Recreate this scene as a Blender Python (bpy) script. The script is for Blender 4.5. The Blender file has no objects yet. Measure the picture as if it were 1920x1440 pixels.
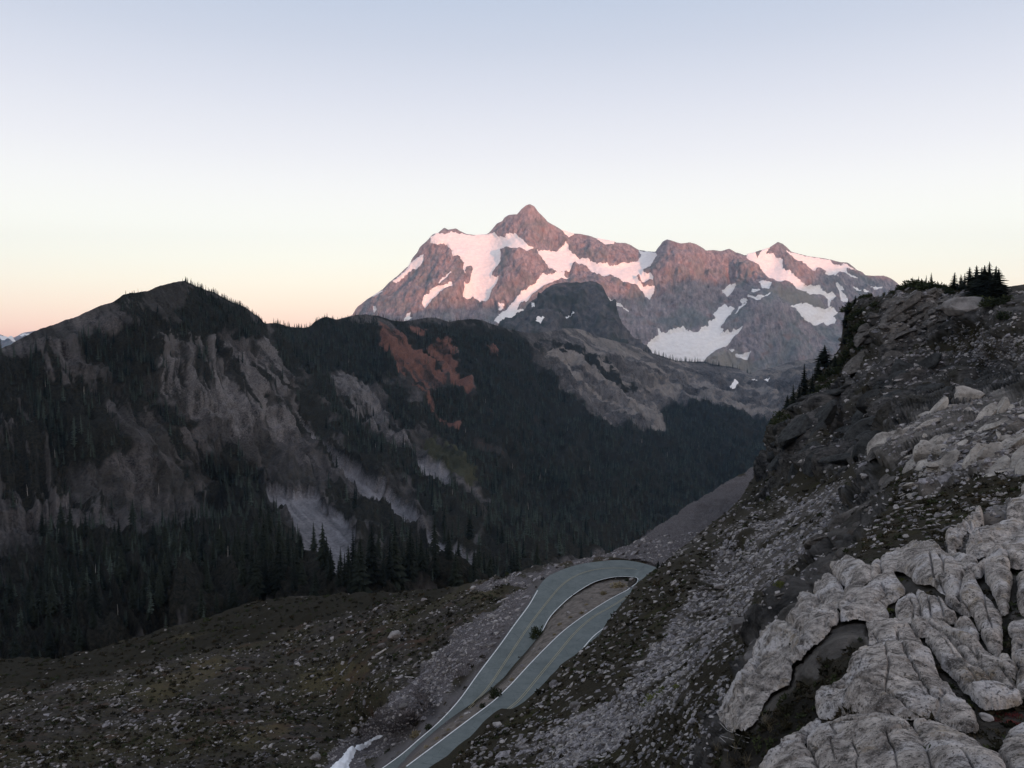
import bpy, bmesh, math, random
import numpy as np
from mathutils import Vector

random.seed(7)
RNG = np.random.default_rng(11)
C = bpy.context.scene.collection
SC = bpy.context.scene

# ------------------------------------------------------------------ camera
F = 1507.0                       # focal length in photograph pixels (1920 wide)
PITCH = math.radians(3.8)        # looking slightly down
cam_d = bpy.data.cameras.new('camera')
cam_d.sensor_width = 36.0
cam_d.lens = 36.0 * F / 1920.0
cam_d.clip_start = 0.3
cam_d.clip_end = 90000.0
cam = bpy.data.objects.new('camera', cam_d)
C.objects.link(cam)
cam.location = (0, 0, 0)
cam.rotation_euler = (math.pi / 2 - PITCH, 0, 0)
SC.camera = cam

# ------------------------------------------------------------------ sun
SUN_AZ = math.radians(30)        # degrees to the right of straight behind the camera
SUN_EL = math.radians(3.2)
SDIR = np.array([math.sin(SUN_AZ) * math.cos(SUN_EL), -math.cos(SUN_AZ) * math.cos(SUN_EL), math.sin(SUN_EL)])
sun_d = bpy.data.lights.new('sun', 'SUN')
sun_d.energy = 5.0
sun_d.angle = math.radians(0.5)
sun_d.color = (1.0, 0.37, 0.23)
sun = bpy.data.objects.new('sun', sun_d)
C.objects.link(sun)
sun.rotation_euler = Vector(SDIR).to_track_quat('Z', 'Y').to_euler()

# ------------------------------------------------------------------ sky
def lin(r, g, b):
    f = lambda c: (c / 255 / 12.92) if c / 255 <= 0.04045 else ((c / 255 + 0.055) / 1.055) ** 2.4
    return (f(r), f(g), f(b), 1.0)

W = bpy.data.worlds.new('World')
SC.world = W
W.use_nodes = True
wn, wl = W.node_tree.nodes, W.node_tree.links
wn.clear()
wo = wn.new('ShaderNodeOutputWorld')
bg = wn.new('ShaderNodeBackground')
bg.inputs['Strength'].default_value = 1.06
tc = wn.new('ShaderNodeTexCoord')
sx = wn.new('ShaderNodeSeparateXYZ')
wl.new(tc.outputs['Generated'], sx.inputs[0])
asn = wn.new('ShaderNodeMath'); asn.operation = 'ARCSINE'
wl.new(sx.outputs['Z'], asn.inputs[0])
mr = wn.new('ShaderNodeMapRange')
mr.inputs['From Min'].default_value = math.radians(-10)
mr.inputs['From Max'].default_value = math.radians(90)
wl.new(asn.outputs[0], mr.inputs['Value'])
ramp = wn.new('ShaderNodeValToRGB')
SKY = [(-10, (120, 105, 105)), (-1.0, (225, 172, 155)), (0.3, (246, 208, 184)), (1.6, (249, 225, 199)), (3.2, (251, 240, 216)),
       (4.8, (252, 248, 229)), (7.0, (253, 252, 240)), (9.5, (250, 249, 245)), (12, (242, 242, 245)), (15.6, (228, 231, 241)), (19, (212, 219, 234)),
       (22.5, (198, 210, 230)), (40, (176, 190, 212)), (90, (158, 172, 198))]
el = ramp.color_ramp.elements
while len(el) > 1:
    el.remove(el[-1])
for i, (dg, c) in enumerate(SKY):
    e = el[0] if i == 0 else el.new((dg + 10) / 100.0)
    e.position = (dg + 10) / 100.0
    k_ = float(np.interp(dg, [-10, 0, 2, 5, 9, 13, 17, 23], [1.36, 1.40, 1.38, 1.26, 1.12, 1.03, 0.985, 0.94]))
    e.color = tuple(x * k_ for x in lin(*c)[:3]) + (1.0,)
wl.new(mr.outputs[0], ramp.inputs[0])
# afterglow: the sky is brighter and warmer towards the low sun, fading smoothly over the dome
dt = wn.new('ShaderNodeVectorMath'); dt.operation = 'DOT_PRODUCT'
wl.new(tc.outputs['Generated'], dt.inputs[0]); dt.inputs[1].default_value = tuple(SDIR)
gl = wn.new('ShaderNodeMapRange'); gl.interpolation_type = 'SMOOTHSTEP'
gl.inputs['From Min'].default_value = 0.05; gl.inputs['From Max'].default_value = 1.0
wl.new(dt.outputs['Value'], gl.inputs['Value'])
gm = wn.new('ShaderNodeMix'); gm.data_type = 'RGBA'; gm.blend_type = 'ADD'
wl.new(gl.outputs[0], gm.inputs[0]); wl.new(ramp.outputs[0], gm.inputs[6]); gm.inputs[7].default_value = (0.75, 0.56, 0.40, 1)
wl.new(gm.outputs[2], bg.inputs['Color'])
wl.new(bg.outputs[0], wo.inputs['Surface'])

# ------------------------------------------------------------------ exposure and sampling
SC.view_settings.view_transform = 'Standard'
SC.view_settings.look = 'None'
SC.view_settings.exposure = 0.0
SC.view_settings.gamma = 1.0
SC.view_settings.use_curve_mapping = False
SC.cycles.max_bounces = 4
SC.cycles.diffuse_bounces = 2
SC.cycles.volume_bounces = 0
SC.cycles.use_denoising = True

# ------------------------------------------------------------------ helpers: numbers
CT, ST = math.cos(PITCH), math.sin(PITCH)
def ray(px, py):
    px = np.asarray(px, float); py = np.asarray(py, float)
    r = (px - 960) / F; u = (720 - py) / F
    return np.stack([r, CT + ST * u, -ST + CT * u], -1)
def at_depth(px, py, Y):
    d = ray(px, py)
    return d * (np.asarray(Y, float) / d[..., 1])[..., None]
def at_z(px, py, z):
    d = ray(px, py)
    return d * (np.asarray(z, float) / d[..., 2])[..., None]
def project(P):
    P = np.asarray(P, float)
    fw = P[..., 1] * CT - P[..., 2] * ST
    up = P[..., 1] * ST + P[..., 2] * CT
    return 960 + F * P[..., 0] / fw, 720 - F * up / fw
def sstep(a, b, x):
    t = np.clip((x - a) / (b - a), 0, 1)
    return t * t * (3 - 2 * t)

_G = np.array([[1,1,0],[-1,1,0],[1,-1,0],[-1,-1,0],[1,0,1],[-1,0,1],[1,0,-1],[-1,0,-1],[0,1,1],[0,-1,1],[0,1,-1],[0,-1,-1]], float)
def _hash(i, j, k, s):
    h = (i.astype(np.uint32) * np.uint32(374761393)) ^ (j.astype(np.uint32) * np.uint32(668265263)) ^ (k.astype(np.uint32) * np.uint32(2147483647 - 41)) ^ np.uint32((s * 974711 + 12345) & 0xffffffff)
    h = (h ^ (h >> np.uint32(13))) * np.uint32(1274126177)
    h = (h ^ (h >> np.uint32(16))) * np.uint32(2246822519)
    return h ^ (h >> np.uint32(15))
def perlin(p, seed=0):
    sh = p.shape[:-1]
    p = p.reshape(-1, 3)
    i = np.floor(p).astype(np.int64)
    f = p - i
    u = f * f * f * (f * (f * 6 - 15) + 10)
    out = np.zeros(len(p))
    for a in (0, 1):
        for b in (0, 1):
            for c in (0, 1):
                g = _G[_hash(i[:, 0] + a, i[:, 1] + b, i[:, 2] + c, seed) % 12]
                d = g[:, 0] * (f[:, 0] - a) + g[:, 1] * (f[:, 1] - b) + g[:, 2] * (f[:, 2] - c)
                w = (u[:, 0] if a else 1 - u[:, 0]) * (u[:, 1] if b else 1 - u[:, 1]) * (u[:, 2] if c else 1 - u[:, 2])
                out += w * d
    return out.reshape(sh)
def fbm(p, octs=4, seed=0, gain=0.5):
    o = 0; a = 1
    for k in range(octs):
        o = o + a * perlin(p * 2.03 ** k + 17.3 * k, seed + k); a *= gain
    return o
def ridged(p, octs=4, seed=0, gain=0.5):
    o = 0; a = 1
    for k in range(octs):
        o = o + a * (1 - 2 * np.abs(perlin(p * 2.03 ** k + 9.1 * k, seed + k)) * 1.4); a *= gain
    return o
def worley(p, seed=0, facets=False):
    sh = p.shape[:-1]
    p = p.reshape(-1, 3)
    i = np.floor(p).astype(np.int64)
    f1 = np.full(len(p), 9.0); f2 = np.full(len(p), 9.0); idv = np.zeros(len(p)); cen = np.zeros((len(p), 3)); hv = np.zeros(len(p), np.uint32)
    for a in (-1, 0, 1):
        for b in (-1, 0, 1):
            for c in (-1, 0, 1):
                ii, jj, kk = i[:, 0] + a, i[:, 1] + b, i[:, 2] + c
                h = _hash(ii, jj, kk, seed)
                q = np.stack([ii + (h & 1023) / 1023.0, jj + ((h >> np.uint32(10)) & 1023) / 1023.0, kk + ((h >> np.uint32(20)) & 1023) / 1023.0], -1)
                d = np.sqrt(((q - p) ** 2).sum(-1))
                n = d < f1
                f2 = np.where(n, f1, np.minimum(f2, d))
                idv = np.where(n, (h % 997) / 997.0, idv); cen = np.where(n[:, None], q, cen); hv = np.where(n, h, hv)
                f1 = np.where(n, d, f1)
    if facets:
        rv = np.stack([(hv & 255) / 127.5 - 1, ((hv >> np.uint32(8)) & 255) / 127.5 - 1, ((hv >> np.uint32(16)) & 255) / 127.5 - 1], -1)
        return f1.reshape(sh), f2.reshape(sh), idv.reshape(sh), ((p - cen) * rv).sum(-1).reshape(sh)
    return f1.reshape(sh), f2.reshape(sh), idv.reshape(sh)

class TPS:
    def __init__(s, pts, val):
        s.p = np.asarray(pts, float) / 1000.0
        n = len(s.p)
        A = np.zeros((n + 3, n + 3))
        A[:n, :n] = s.phi(s.p, s.p) + np.eye(n) * 1e-6
        A[:n, n] = 1; A[:n, n + 1:] = s.p
        A[n, :n] = 1; A[n + 1:, :n] = s.p.T
        s.w = np.linalg.solve(A, np.concatenate([np.asarray(val, float), np.zeros(3)]))
    def phi(s, a, b):
        r2 = ((a[:, None, :] - b[None, :, :]) ** 2).sum(-1)
        return 0.5 * r2 * np.log(r2 + 1e-12)
    def __call__(s, px, py):
        q = np.stack([np.ravel(px), np.ravel(py)], -1) / 1000.0
        o = np.empty(len(q)); n = len(s.p)
        for k in range(0, len(q), 40000):
            c = q[k:k + 40000]
            o[k:k + 40000] = s.phi(c, s.p) @ s.w[:n] + s.w[n] + c @ s.w[n + 1:]
        return o.reshape(np.shape(px))

def poly_sd(px, py, poly):
    """signed distance to a polygon, positive inside"""
    sh = np.shape(px)
    x = np.ravel(px).astype(float); y = np.ravel(py).astype(float)
    P = np.asarray(poly, float)
    d2 = np.full(len(x), 1e18); ins = np.zeros(len(x), bool)
    for a, b in zip(P, np.roll(P, -1, 0)):
        e = b - a
        t = np.clip(((x - a[0]) * e[0] + (y - a[1]) * e[1]) / max(e @ e, 1e-9), 0, 1)
        d2 = np.minimum(d2, (x - a[0] - t * e[0]) ** 2 + (y - a[1] - t * e[1]) ** 2)
        c = (a[1] > y) != (b[1] > y)
        if abs(e[1]) > 1e-9:
            ins ^= c & (x < (y - a[1]) / e[1] * e[0] + a[0])
    d = np.sqrt(d2)
    return np.where(ins, d, -d).reshape(sh)
def polys_sd(px, py, polys):
    o = np.full(np.shape(px), -1e9)
    for q in polys:
        q = np.asarray(q, float)
        m = (px > q[:, 0].min() - 60) & (px < q[:, 0].max() + 60) & (py > q[:, 1].min() - 60) & (py < q[:, 1].max() + 60)
        if m.any():
            o[m] = np.maximum(o[m], poly_sd(px[m], py[m], q))
    return o
def line_dist(px, py, pts):
    sh = np.shape(px); x = np.ravel(px); y = np.ravel(py)
    P = np.asarray(pts, float); d2 = np.full(len(x), 1e18)
    for a, b in zip(P[:-1], P[1:]):
        e = b - a
        t = np.clip(((x - a[0]) * e[0] + (y - a[1]) * e[1]) / max(e @ e, 1e-9), 0, 1)
        d2 = np.minimum(d2, (x - a[0] - t * e[0]) ** 2 + (y - a[1] - t * e[1]) ** 2)
    return np.sqrt(d2).reshape(sh)

# ------------------------------------------------------------------ helpers: objects
def mesh_np(name, V, Fq, smooth=True, attrs=None):
    me = bpy.data.meshes.new(name)
    V = np.ascontiguousarray(V, np.float32).reshape(-1, 3)
    Fq = np.ascontiguousarray(Fq, np.int32)
    k = Fq.shape[1]
    me.vertices.add(len(V)); me.vertices.foreach_set('co', V.ravel())
    me.loops.add(Fq.size); me.loops.foreach_set('vertex_index', Fq.ravel())
    me.polygons.add(len(Fq))
    me.polygons.foreach_set('loop_start', np.arange(0, Fq.size, k, dtype=np.int32))
    me.polygons.foreach_set('loop_total', np.full(len(Fq), k, np.int32))
    me.polygons.foreach_set('use_smooth', np.full(len(Fq), smooth, bool))
    me.update(calc_edges=True)
    for a, v in (attrs or {}).items():
        at = me.attributes.new(a, 'FLOAT', 'POINT')
        at.data.foreach_set('value', np.ascontiguousarray(v, np.float32).ravel())
    return me
def link(name, me, mat=None, parent=None, loc=None):
    o = bpy.data.objects.new(name, me); C.objects.link(o)
    if mat is not None and me is not None and not me.materials:
        for m in (mat if isinstance(mat, (list, tuple)) else [mat]):
            me.materials.append(m)
    if parent is not None:
        o.parent = parent
    if loc is not None:
        o.location = loc
    return o
def tag(o, label=None, cat=None, group=None, kind=None):
    if label: o['label'] = label
    if cat: o['category'] = cat
    if group: o['group'] = group
    if kind: o['kind'] = kind
    return o
def empty(name, loc, label, cat, group=None):
    o = bpy.data.objects.new(name, None); C.objects.link(o)
    o.location = loc; o.empty_display_size = 0.2
    return tag(o, label, cat, group)

# ------------------------------------------------------------------ helpers: materials
class M:
    """small node-tree writer"""
    def __init__(s, name, rough=0.9, spec=0.2):
        s.m = bpy.data.materials.new(name); s.m.use_nodes = True
        s.n = s.m.node_tree.nodes; s.l = s.m.node_tree.links
        s.b = s.n['Principled BSDF']
        s.b.inputs['Roughness'].default_value = rough
        s.b.inputs['Specular IOR Level'].default_value = spec
        g = s.n.new('ShaderNodeTexCoord'); s.pos = g.outputs['Object']
    def put(s, sock, v):
        if hasattr(v, 'is_linked') or isinstance(v, bpy.types.NodeSocket): s.l.new(v, sock)
        else: sock.default_value = v
    def map(s, scale, rot=(0, 0, 0)):
        k = s.n.new('ShaderNodeMapping'); s.l.new(s.pos, k.inputs[0])
        k.inputs['Scale'].default_value = scale; k.inputs['Rotation'].default_value = rot
        return k.outputs[0]
    def noise(s, scale, detail=5, rough=0.55, vec=None, dist=0.0):
        k = s.n.new('ShaderNodeTexNoise'); s.l.new(vec if vec is not None else s.pos, k.inputs['Vector'])
        k.inputs['Scale'].default_value = scale; k.inputs['Detail'].default_value = detail
        k.inputs['Roughness'].default_value = rough; k.inputs['Distortion'].default_value = dist
        return k.outputs[0]
    def vor(s, scale, feat='F1', vec=None, out=0):
        k = s.n.new('ShaderNodeTexVoronoi'); k.feature = feat
        s.l.new(vec if vec is not None else s.pos, k.inputs['Vector']); k.inputs['Scale'].default_value = scale
        return k.outputs[out]
    def attr(s, name):
        k = s.n.new('ShaderNodeAttribute'); k.attribute_name = name; return k.outputs['Fac']
    def rng(s, v, a, b, c=0.0, d=1.0):
        k = s.n.new('ShaderNodeMapRange'); s.put(k.inputs[0], v)
        k.inputs[1].default_value = a; k.inputs[2].default_value = b; k.inputs[3].default_value = c; k.inputs[4].default_value = d
        return k.outputs[0]
    def math(s, op, a, b=0.0):
        k = s.n.new('ShaderNodeMath'); k.operation = op; s.put(k.inputs[0], a); s.put(k.inputs[1], b); return k.outputs[0]
    def mix(s, f, a, b, mode='MIX'):
        k = s.n.new('ShaderNodeMix'); k.data_type = 'RGBA'; k.blend_type = mode
        s.put(k.inputs[0], f)
        for sock, v in ((k.inputs[6], a), (k.inputs[7], b)):
            s.put(sock, v if not isinstance(v, tuple) else (v + (1.0,))[:4])
        return k.outputs[2]
    def orand(s):
        k = s.n.new('ShaderNodeObjectInfo'); return k.outputs['Random']
    def bump(s, h, strength, dist):
        k = s.n.new('ShaderNodeBump'); k.inputs['Strength'].default_value = strength
        k.inputs['Distance'].default_value = dist; s.l.new(h, k.inputs['Height'])
        s.l.new(k.outputs[0], s.b.inputs['Normal'])
    def col(s, c):
        s.put(s.b.inputs['Base Color'], c if not isinstance(c, tuple) else (c + (1.0,))[:4]); return s.m

def mat_mountain():
    m = M('mountain_rock', 0.95, 0.1)
    v = m.map((1.0, 0.45, 0.4))
    n1 = m.noise(0.004, 6, 0.6); n2 = m.noise(0.03, 8, 0.78, v); n3 = m.noise(0.009, 4, 0.5)
    c = m.mix(m.rng(n2, 0.34, 0.66), (0.115, 0.10, 0.105), (0.44, 0.375, 0.38))
    c = m.mix(m.rng(n1, 0.45, 0.62), c, m.mix(m.rng(n2, 0.3, 0.7), (0.10, 0.105, 0.105), (0.29, 0.29, 0.28)))
    c = m.mix(m.math('MULTIPLY', m.rng(n3, 0.55, 0.7), 0.5), c, (0.30, 0.18, 0.15))
    c = m.mix(m.math('MULTIPLY', m.attr('tan'), 0.8), c, m.mix(n2, (0.22, 0.2, 0.16), (0.34, 0.31, 0.26)))
    m.bump(n2, 0.7, 22.0)
    return m.col(c)
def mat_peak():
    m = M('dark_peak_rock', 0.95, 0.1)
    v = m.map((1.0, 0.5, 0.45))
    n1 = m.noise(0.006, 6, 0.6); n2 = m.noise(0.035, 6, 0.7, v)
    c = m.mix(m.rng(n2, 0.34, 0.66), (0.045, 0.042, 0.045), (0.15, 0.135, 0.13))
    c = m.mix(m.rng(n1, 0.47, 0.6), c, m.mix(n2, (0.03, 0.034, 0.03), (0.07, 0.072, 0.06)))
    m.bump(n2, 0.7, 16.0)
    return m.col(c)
def mat_snow():
    m = M('glow_tinted_old_snow', 0.7, 0.3)
    n = m.noise(0.02, 6, 0.6, m.map((1, 1, 2.5))); n2 = m.noise(0.1, 5, 0.6)
    c = m.mix(m.rng(n, 0.35, 0.7), (0.84, 0.81, 0.795), (0.95, 0.925, 0.905))  # warm cast put into the snow colour to strengthen the pink evening glow
    c = m.mix(m.math('MULTIPLY', m.rng(n2, 0.62, 0.74), 0.15), c, (0.6, 0.57, 0.56))
    m.bump(n, 0.3, 8.0)
    return m.col(c)
def mat_roadside_snow():
    m = M('roadside_snow', 0.6, 0.3)
    n = m.noise(0.9, 5, 0.6); n2 = m.noise(4.0, 4, 0.6)
    c = m.mix(m.rng(n, 0.35, 0.7), (0.8, 0.8, 0.82), (0.93, 0.93, 0.94))
    c = m.mix(m.math('MULTIPLY', m.rng(n2, 0.6, 0.72), 0.4), c, (0.45, 0.42, 0.4))
    m.bump(n2, 0.4, 0.12)
    return m.col(c)
def mat_ridge():
    m = M('ridge_ground', 0.97, 0.05)
    vs = m.map((1.0, 0.4, 0.35))
    n1 = m.noise(0.012, 6, 0.62); n2 = m.noise(0.10, 9, 0.8, vs); n3 = m.noise(0.45, 6, 0.75); n4 = m.noise(0.03, 6, 0.7)
    mixd = m.math('ADD', m.math('MULTIPLY', m.math('SUBTRACT', n2, .5), 0.9), m.math('MULTIPLY', m.math('SUBTRACT', n3, .5), 0.9))
    sharp = lambda nm, k=1.0: m.rng(m.math('ADD', m.attr(nm), m.math('MULTIPLY', mixd, k)), 0.22, 0.78)
    n2 = m.math('ADD', m.math('MULTIPLY', n2, .78), m.math('MULTIPLY', m.attr('streak'), .22))
    f2 = m.math('ADD', m.math('MULTIPLY', n2, .55), m.math('MULTIPLY', n3, .45))
    rock = m.mix(m.rng(f2, 0.40, 0.62), (0.016, 0.0145, 0.0145), (0.155, 0.143, 0.140))
    brush = m.mix(m.rng(n3, 0.35, 0.65), (0.007, 0.008, 0.007), (0.036, 0.034, 0.027))
    f = m.rng(m.math('ADD', n1, m.math('MULTIPLY', mixd, .35)), 0.42, 0.60)
    c = m.mix(f, rock, m.mix(.75, rock, brush))
    c = m.mix(m.math('MULTIPLY', sharp('cliff'), .75), c, m.mix(m.rng(f2, 0.40, 0.61), (0.022, 0.020, 0.020), (0.225, 0.212, 0.212)))
    c = m.mix(sharp('veg'), c, brush)
    c = m.mix(sharp('grass'), c, m.mix(m.rng(f2, 0.35, 0.65), (0.016, 0.017, 0.010), (0.075, 0.074, 0.045)))
    c = m.mix(m.math('MULTIPLY', sharp('tan'), .8), c, m.mix(m.rng(f2, 0.38, 0.62), (0.075, 0.067, 0.062), (0.30, 0.272, 0.25)))
    c = m.mix(m.math('MULTIPLY', sharp('red', 1.0), .92), c, m.mix(m.rng(f2, 0.38, 0.62), (0.052, 0.028, 0.023), (0.215, 0.108, 0.083)))
    c = m.mix(m.math('MULTIPLY', sharp('scree', .7), .95), c, m.mix(m.rng(f2, 0.38, 0.62), (0.085, 0.083, 0.088), (0.31, 0.302, 0.32)))
    m.bump(f2, 0.9, 4.0)
    return m.col(c)
def mat_meadow():
    m = M('meadow_ground', 0.97, 0.05)
    n1 = m.noise(0.05, 6, 0.62); n2 = m.noise(0.7, 6, 0.7); n3 = m.noise(4.0, 4, 0.7); n4 = m.noise(0.11, 5, 0.6, m.map((1, 1.5, 1)))
    soil = m.mix(m.rng(n2, 0.3, 0.7), (0.014, 0.013, 0.011), (0.085, 0.074, 0.062))
    heath = m.mix(m.rng(n3, 0.3, 0.7), (0.015, 0.014, 0.009), (0.075, 0.066, 0.040))
    mixd = m.math('ADD', m.math('MULTIPLY', m.math('SUBTRACT', n2, .5), 0.9), m.math('MULTIPLY', m.math('SUBTRACT', n3, .5), 0.9))
    sharp = lambda nm, k=1.0: m.rng(m.math('ADD', m.attr(nm), m.math('MULTIPLY', mixd, k)), 0.25, 0.75)
    c = m.mix(m.rng(m.math('ADD', n1, m.math('MULTIPLY', mixd, .3)), 0.47, 0.58), soil, heath)
    c = m.mix(m.math('MULTIPLY', m.rng(n4, 0.56, 0.66), 0.6), c, (0.085, 0.05, 0.035))
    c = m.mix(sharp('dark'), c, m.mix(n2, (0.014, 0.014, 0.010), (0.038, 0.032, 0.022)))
    c = m.mix(sharp('gold'), c, m.mix(n3, (0.045, 0.038, 0.017), (0.14, 0.115, 0.06)))
    c = m.mix(sharp('talus'), c, m.mix(m.rng(n3, 0.32, 0.68), (0.03, 0.027, 0.027), (0.20, 0.18, 0.18)))
    c = m.mix(m.attr('gravel'), c, m.mix(m.rng(n3, 0.2, 0.8), (0.085, 0.078, 0.078), (0.17, 0.155, 0.152)))
    c = m.mix(sharp('median'), c, m.mix(m.rng(n2, 0.3, 0.7), (0.075, 0.066, 0.06), (0.25, 0.215, 0.185)))
    m.bump(n3, 0.7, 0.3)
    return m.col(c)
def mat_hillside():
    m = M('hillside_ground', 0.95, 0.08)
    R = (math.radians(0), math.radians(-28), math.radians(15))
    vs = m.map((0.35, 1.0, 1.3), R)
    n1 = m.noise(0.09, 5, 0.6); n2 = m.noise(0.8, 7, 0.7, vs); n3 = m.noise(7.0, 6, 0.7); n4 = m.noise(0.35, 5, 0.6)
    soil = m.mix(m.rng(n3, 0.3, 0.7), (0.010, 0.009, 0.006), (0.050, 0.042, 0.027))
    moss = m.mix(m.rng(n3, 0.3, 0.7), (0.013, 0.013, 0.006), (0.055, 0.050, 0.020))
    soil = m.mix(m.rng(n4, 0.54, 0.68), soil, moss)
    dark = m.mix(m.rng(n2, 0.36, 0.66), (0.012, 0.012, 0.012), (0.125, 0.117, 0.110))
    dark = m.mix(m.rng(n1, 0.5, 0.6), dark, m.mix(0.55, dark, soil))
    light = m.mix(m.rng(n2, 0.34, 0.68), (0.032, 0.029, 0.026), (0.27, 0.245, 0.22))
    light = m.mix(m.math('MULTIPLY', m.rng(n3, 0.56, 0.68), 0.6), light, (0.07, 0.062, 0.055))
    c = m.mix(m.attr('rock'), soil, dark)
    c = m.mix(m.attr('light'), c, light)
    c = m.mix(m.attr('gravel'), c, m.mix(m.rng(n3, 0.3, 0.7), (0.016, 0.014, 0.012), (0.16, 0.142, 0.126)))
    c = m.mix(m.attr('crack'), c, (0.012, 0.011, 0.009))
    m.bump(m.mix(0.45, n2, n3), 0.8, 0.35)
    return m.col(c)
def mat_slab():
    m = M('lichen_granite', 0.9, 0.2)
    k = m.n.new('ShaderNodeMapping'); m.l.new(m.pos, k.inputs[0]); k.inputs['Rotation'].default_value = (0, 0, math.radians(50))
    k2 = m.n.new('ShaderNodeMapping'); m.l.new(k.outputs[0], k2.inputs[0]); k2.inputs['Scale'].default_value = (0.4, 1.1, 1.1); v = k2.outputs[0]
    n1 = m.noise(1.1, 6, 0.65); n2 = m.noise(3.5, 8, 0.75); n3 = m.noise(24.0, 6, 0.75); n4 = m.noise(2.1, 6, 0.7); n5 = m.noise(5.0, 8, 0.8, v); n6 = m.noise(60.0, 4, 0.7)
    c = m.mix(m.rng(n2, 0.36, 0.62), (0.105, 0.089, 0.078), (0.66, 0.59, 0.53))
    c = m.mix(m.math('MULTIPLY', m.rng(n1, 0.52, 0.6), 0.85), c, m.mix(n3, (0.48, 0.445, 0.43), (0.82, 0.78, 0.765)))
    c = m.mix(m.math('MULTIPLY', m.rng(n4, 0.57, 0.66), 0.6), c, m.mix(n3, (0.20, 0.14, 0.075), (0.42, 0.32, 0.19)))
    c = m.mix(m.math('MULTIPLY', m.rng(n5, 0.52, 0.61), 0.88), c, (0.050, 0.042, 0.036))
    c = m.mix(m.math('MULTIPLY', m.rng(n3, 0.54, 0.60), 0.85), c, (0.040, 0.035, 0.030))
    c = m.mix(m.math('MULTIPLY', m.rng(n6, 0.58, 0.66), 0.5), c, (0.80, 0.78, 0.76))
    c = m.mix(m.math('MULTIPLY', m.attr('shade'), 0.85), c, m.mix(n3, (0.025, 0.023, 0.018), (0.09, 0.082, 0.07)))
    m.bump(m.mix(0.5, n5, n3), 1.0, 0.08)
    return m.col(c)
def mat_stone(name, lo, hi):
    m = M(name, 0.9, 0.15)
    n = m.noise(3.0, 5, 0.7)
    c = m.mix(m.orand(), lo, hi)
    c = m.mix(m.math('MULTIPLY', m.rng(n, 0.45, 0.65), 0.6), c, tuple(0.35 * x for x in lo))
    return m.col(c)
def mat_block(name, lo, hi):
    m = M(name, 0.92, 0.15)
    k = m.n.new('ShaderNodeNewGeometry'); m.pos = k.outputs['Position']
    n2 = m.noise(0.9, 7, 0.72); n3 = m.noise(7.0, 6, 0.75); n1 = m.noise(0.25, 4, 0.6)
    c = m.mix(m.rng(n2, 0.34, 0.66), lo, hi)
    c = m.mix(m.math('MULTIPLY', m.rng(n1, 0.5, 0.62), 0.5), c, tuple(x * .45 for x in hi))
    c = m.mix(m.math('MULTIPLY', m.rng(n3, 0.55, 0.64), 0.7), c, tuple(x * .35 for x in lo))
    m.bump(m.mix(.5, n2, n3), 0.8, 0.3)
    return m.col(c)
def mat_asphalt():
    m = M('asphalt', 0.85, 0.25)
    n = m.noise(0.35, 6, 0.7); n2 = m.noise(9.0, 4, 0.7); n3 = m.noise(1.6, 6, 0.75)
    c = m.mix(m.rng(n, 0.3, 0.7), (0.100, 0.119, 0.115), (0.165, 0.188, 0.181))
    c = m.mix(m.math('MULTIPLY', m.rng(n2, 0.5, 0.75), 0.35), c, (0.22, 0.23, 0.22))
    c = m.mix(m.math('MULTIPLY', m.rng(n3, 0.56, 0.64), 0.35), c, (0.065, 0.075, 0.075))
    cr = m.vor(0.45, 'DISTANCE_TO_EDGE')
    c = m.mix(m.math('MULTIPLY', m.rng(cr, 0.0, 0.012, 1.0, 0.0), 0.6), c, (0.04, 0.045, 0.045))
    return m.col(c)
def mat_paint(name, c0):
    m = M(name, 0.7, 0.3)
    n = m.noise(2.5, 5, 0.7)
    return m.col(m.mix(m.math('MULTIPLY', m.rng(n, 0.52, 0.7), 0.55), c0, (0.14, 0.14, 0.13)))
def mat_needles(name, lo, hi):
    m = M(name, 0.85, 0.1)
    return m.col(m.mix(m.orand(), lo, hi))
def mat_plain(name, lo, hi, scale=3.0):
    m = M(name, 0.9, 0.1)
    return m.col(m.mix(m.noise(scale, 4), lo, hi))

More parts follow.
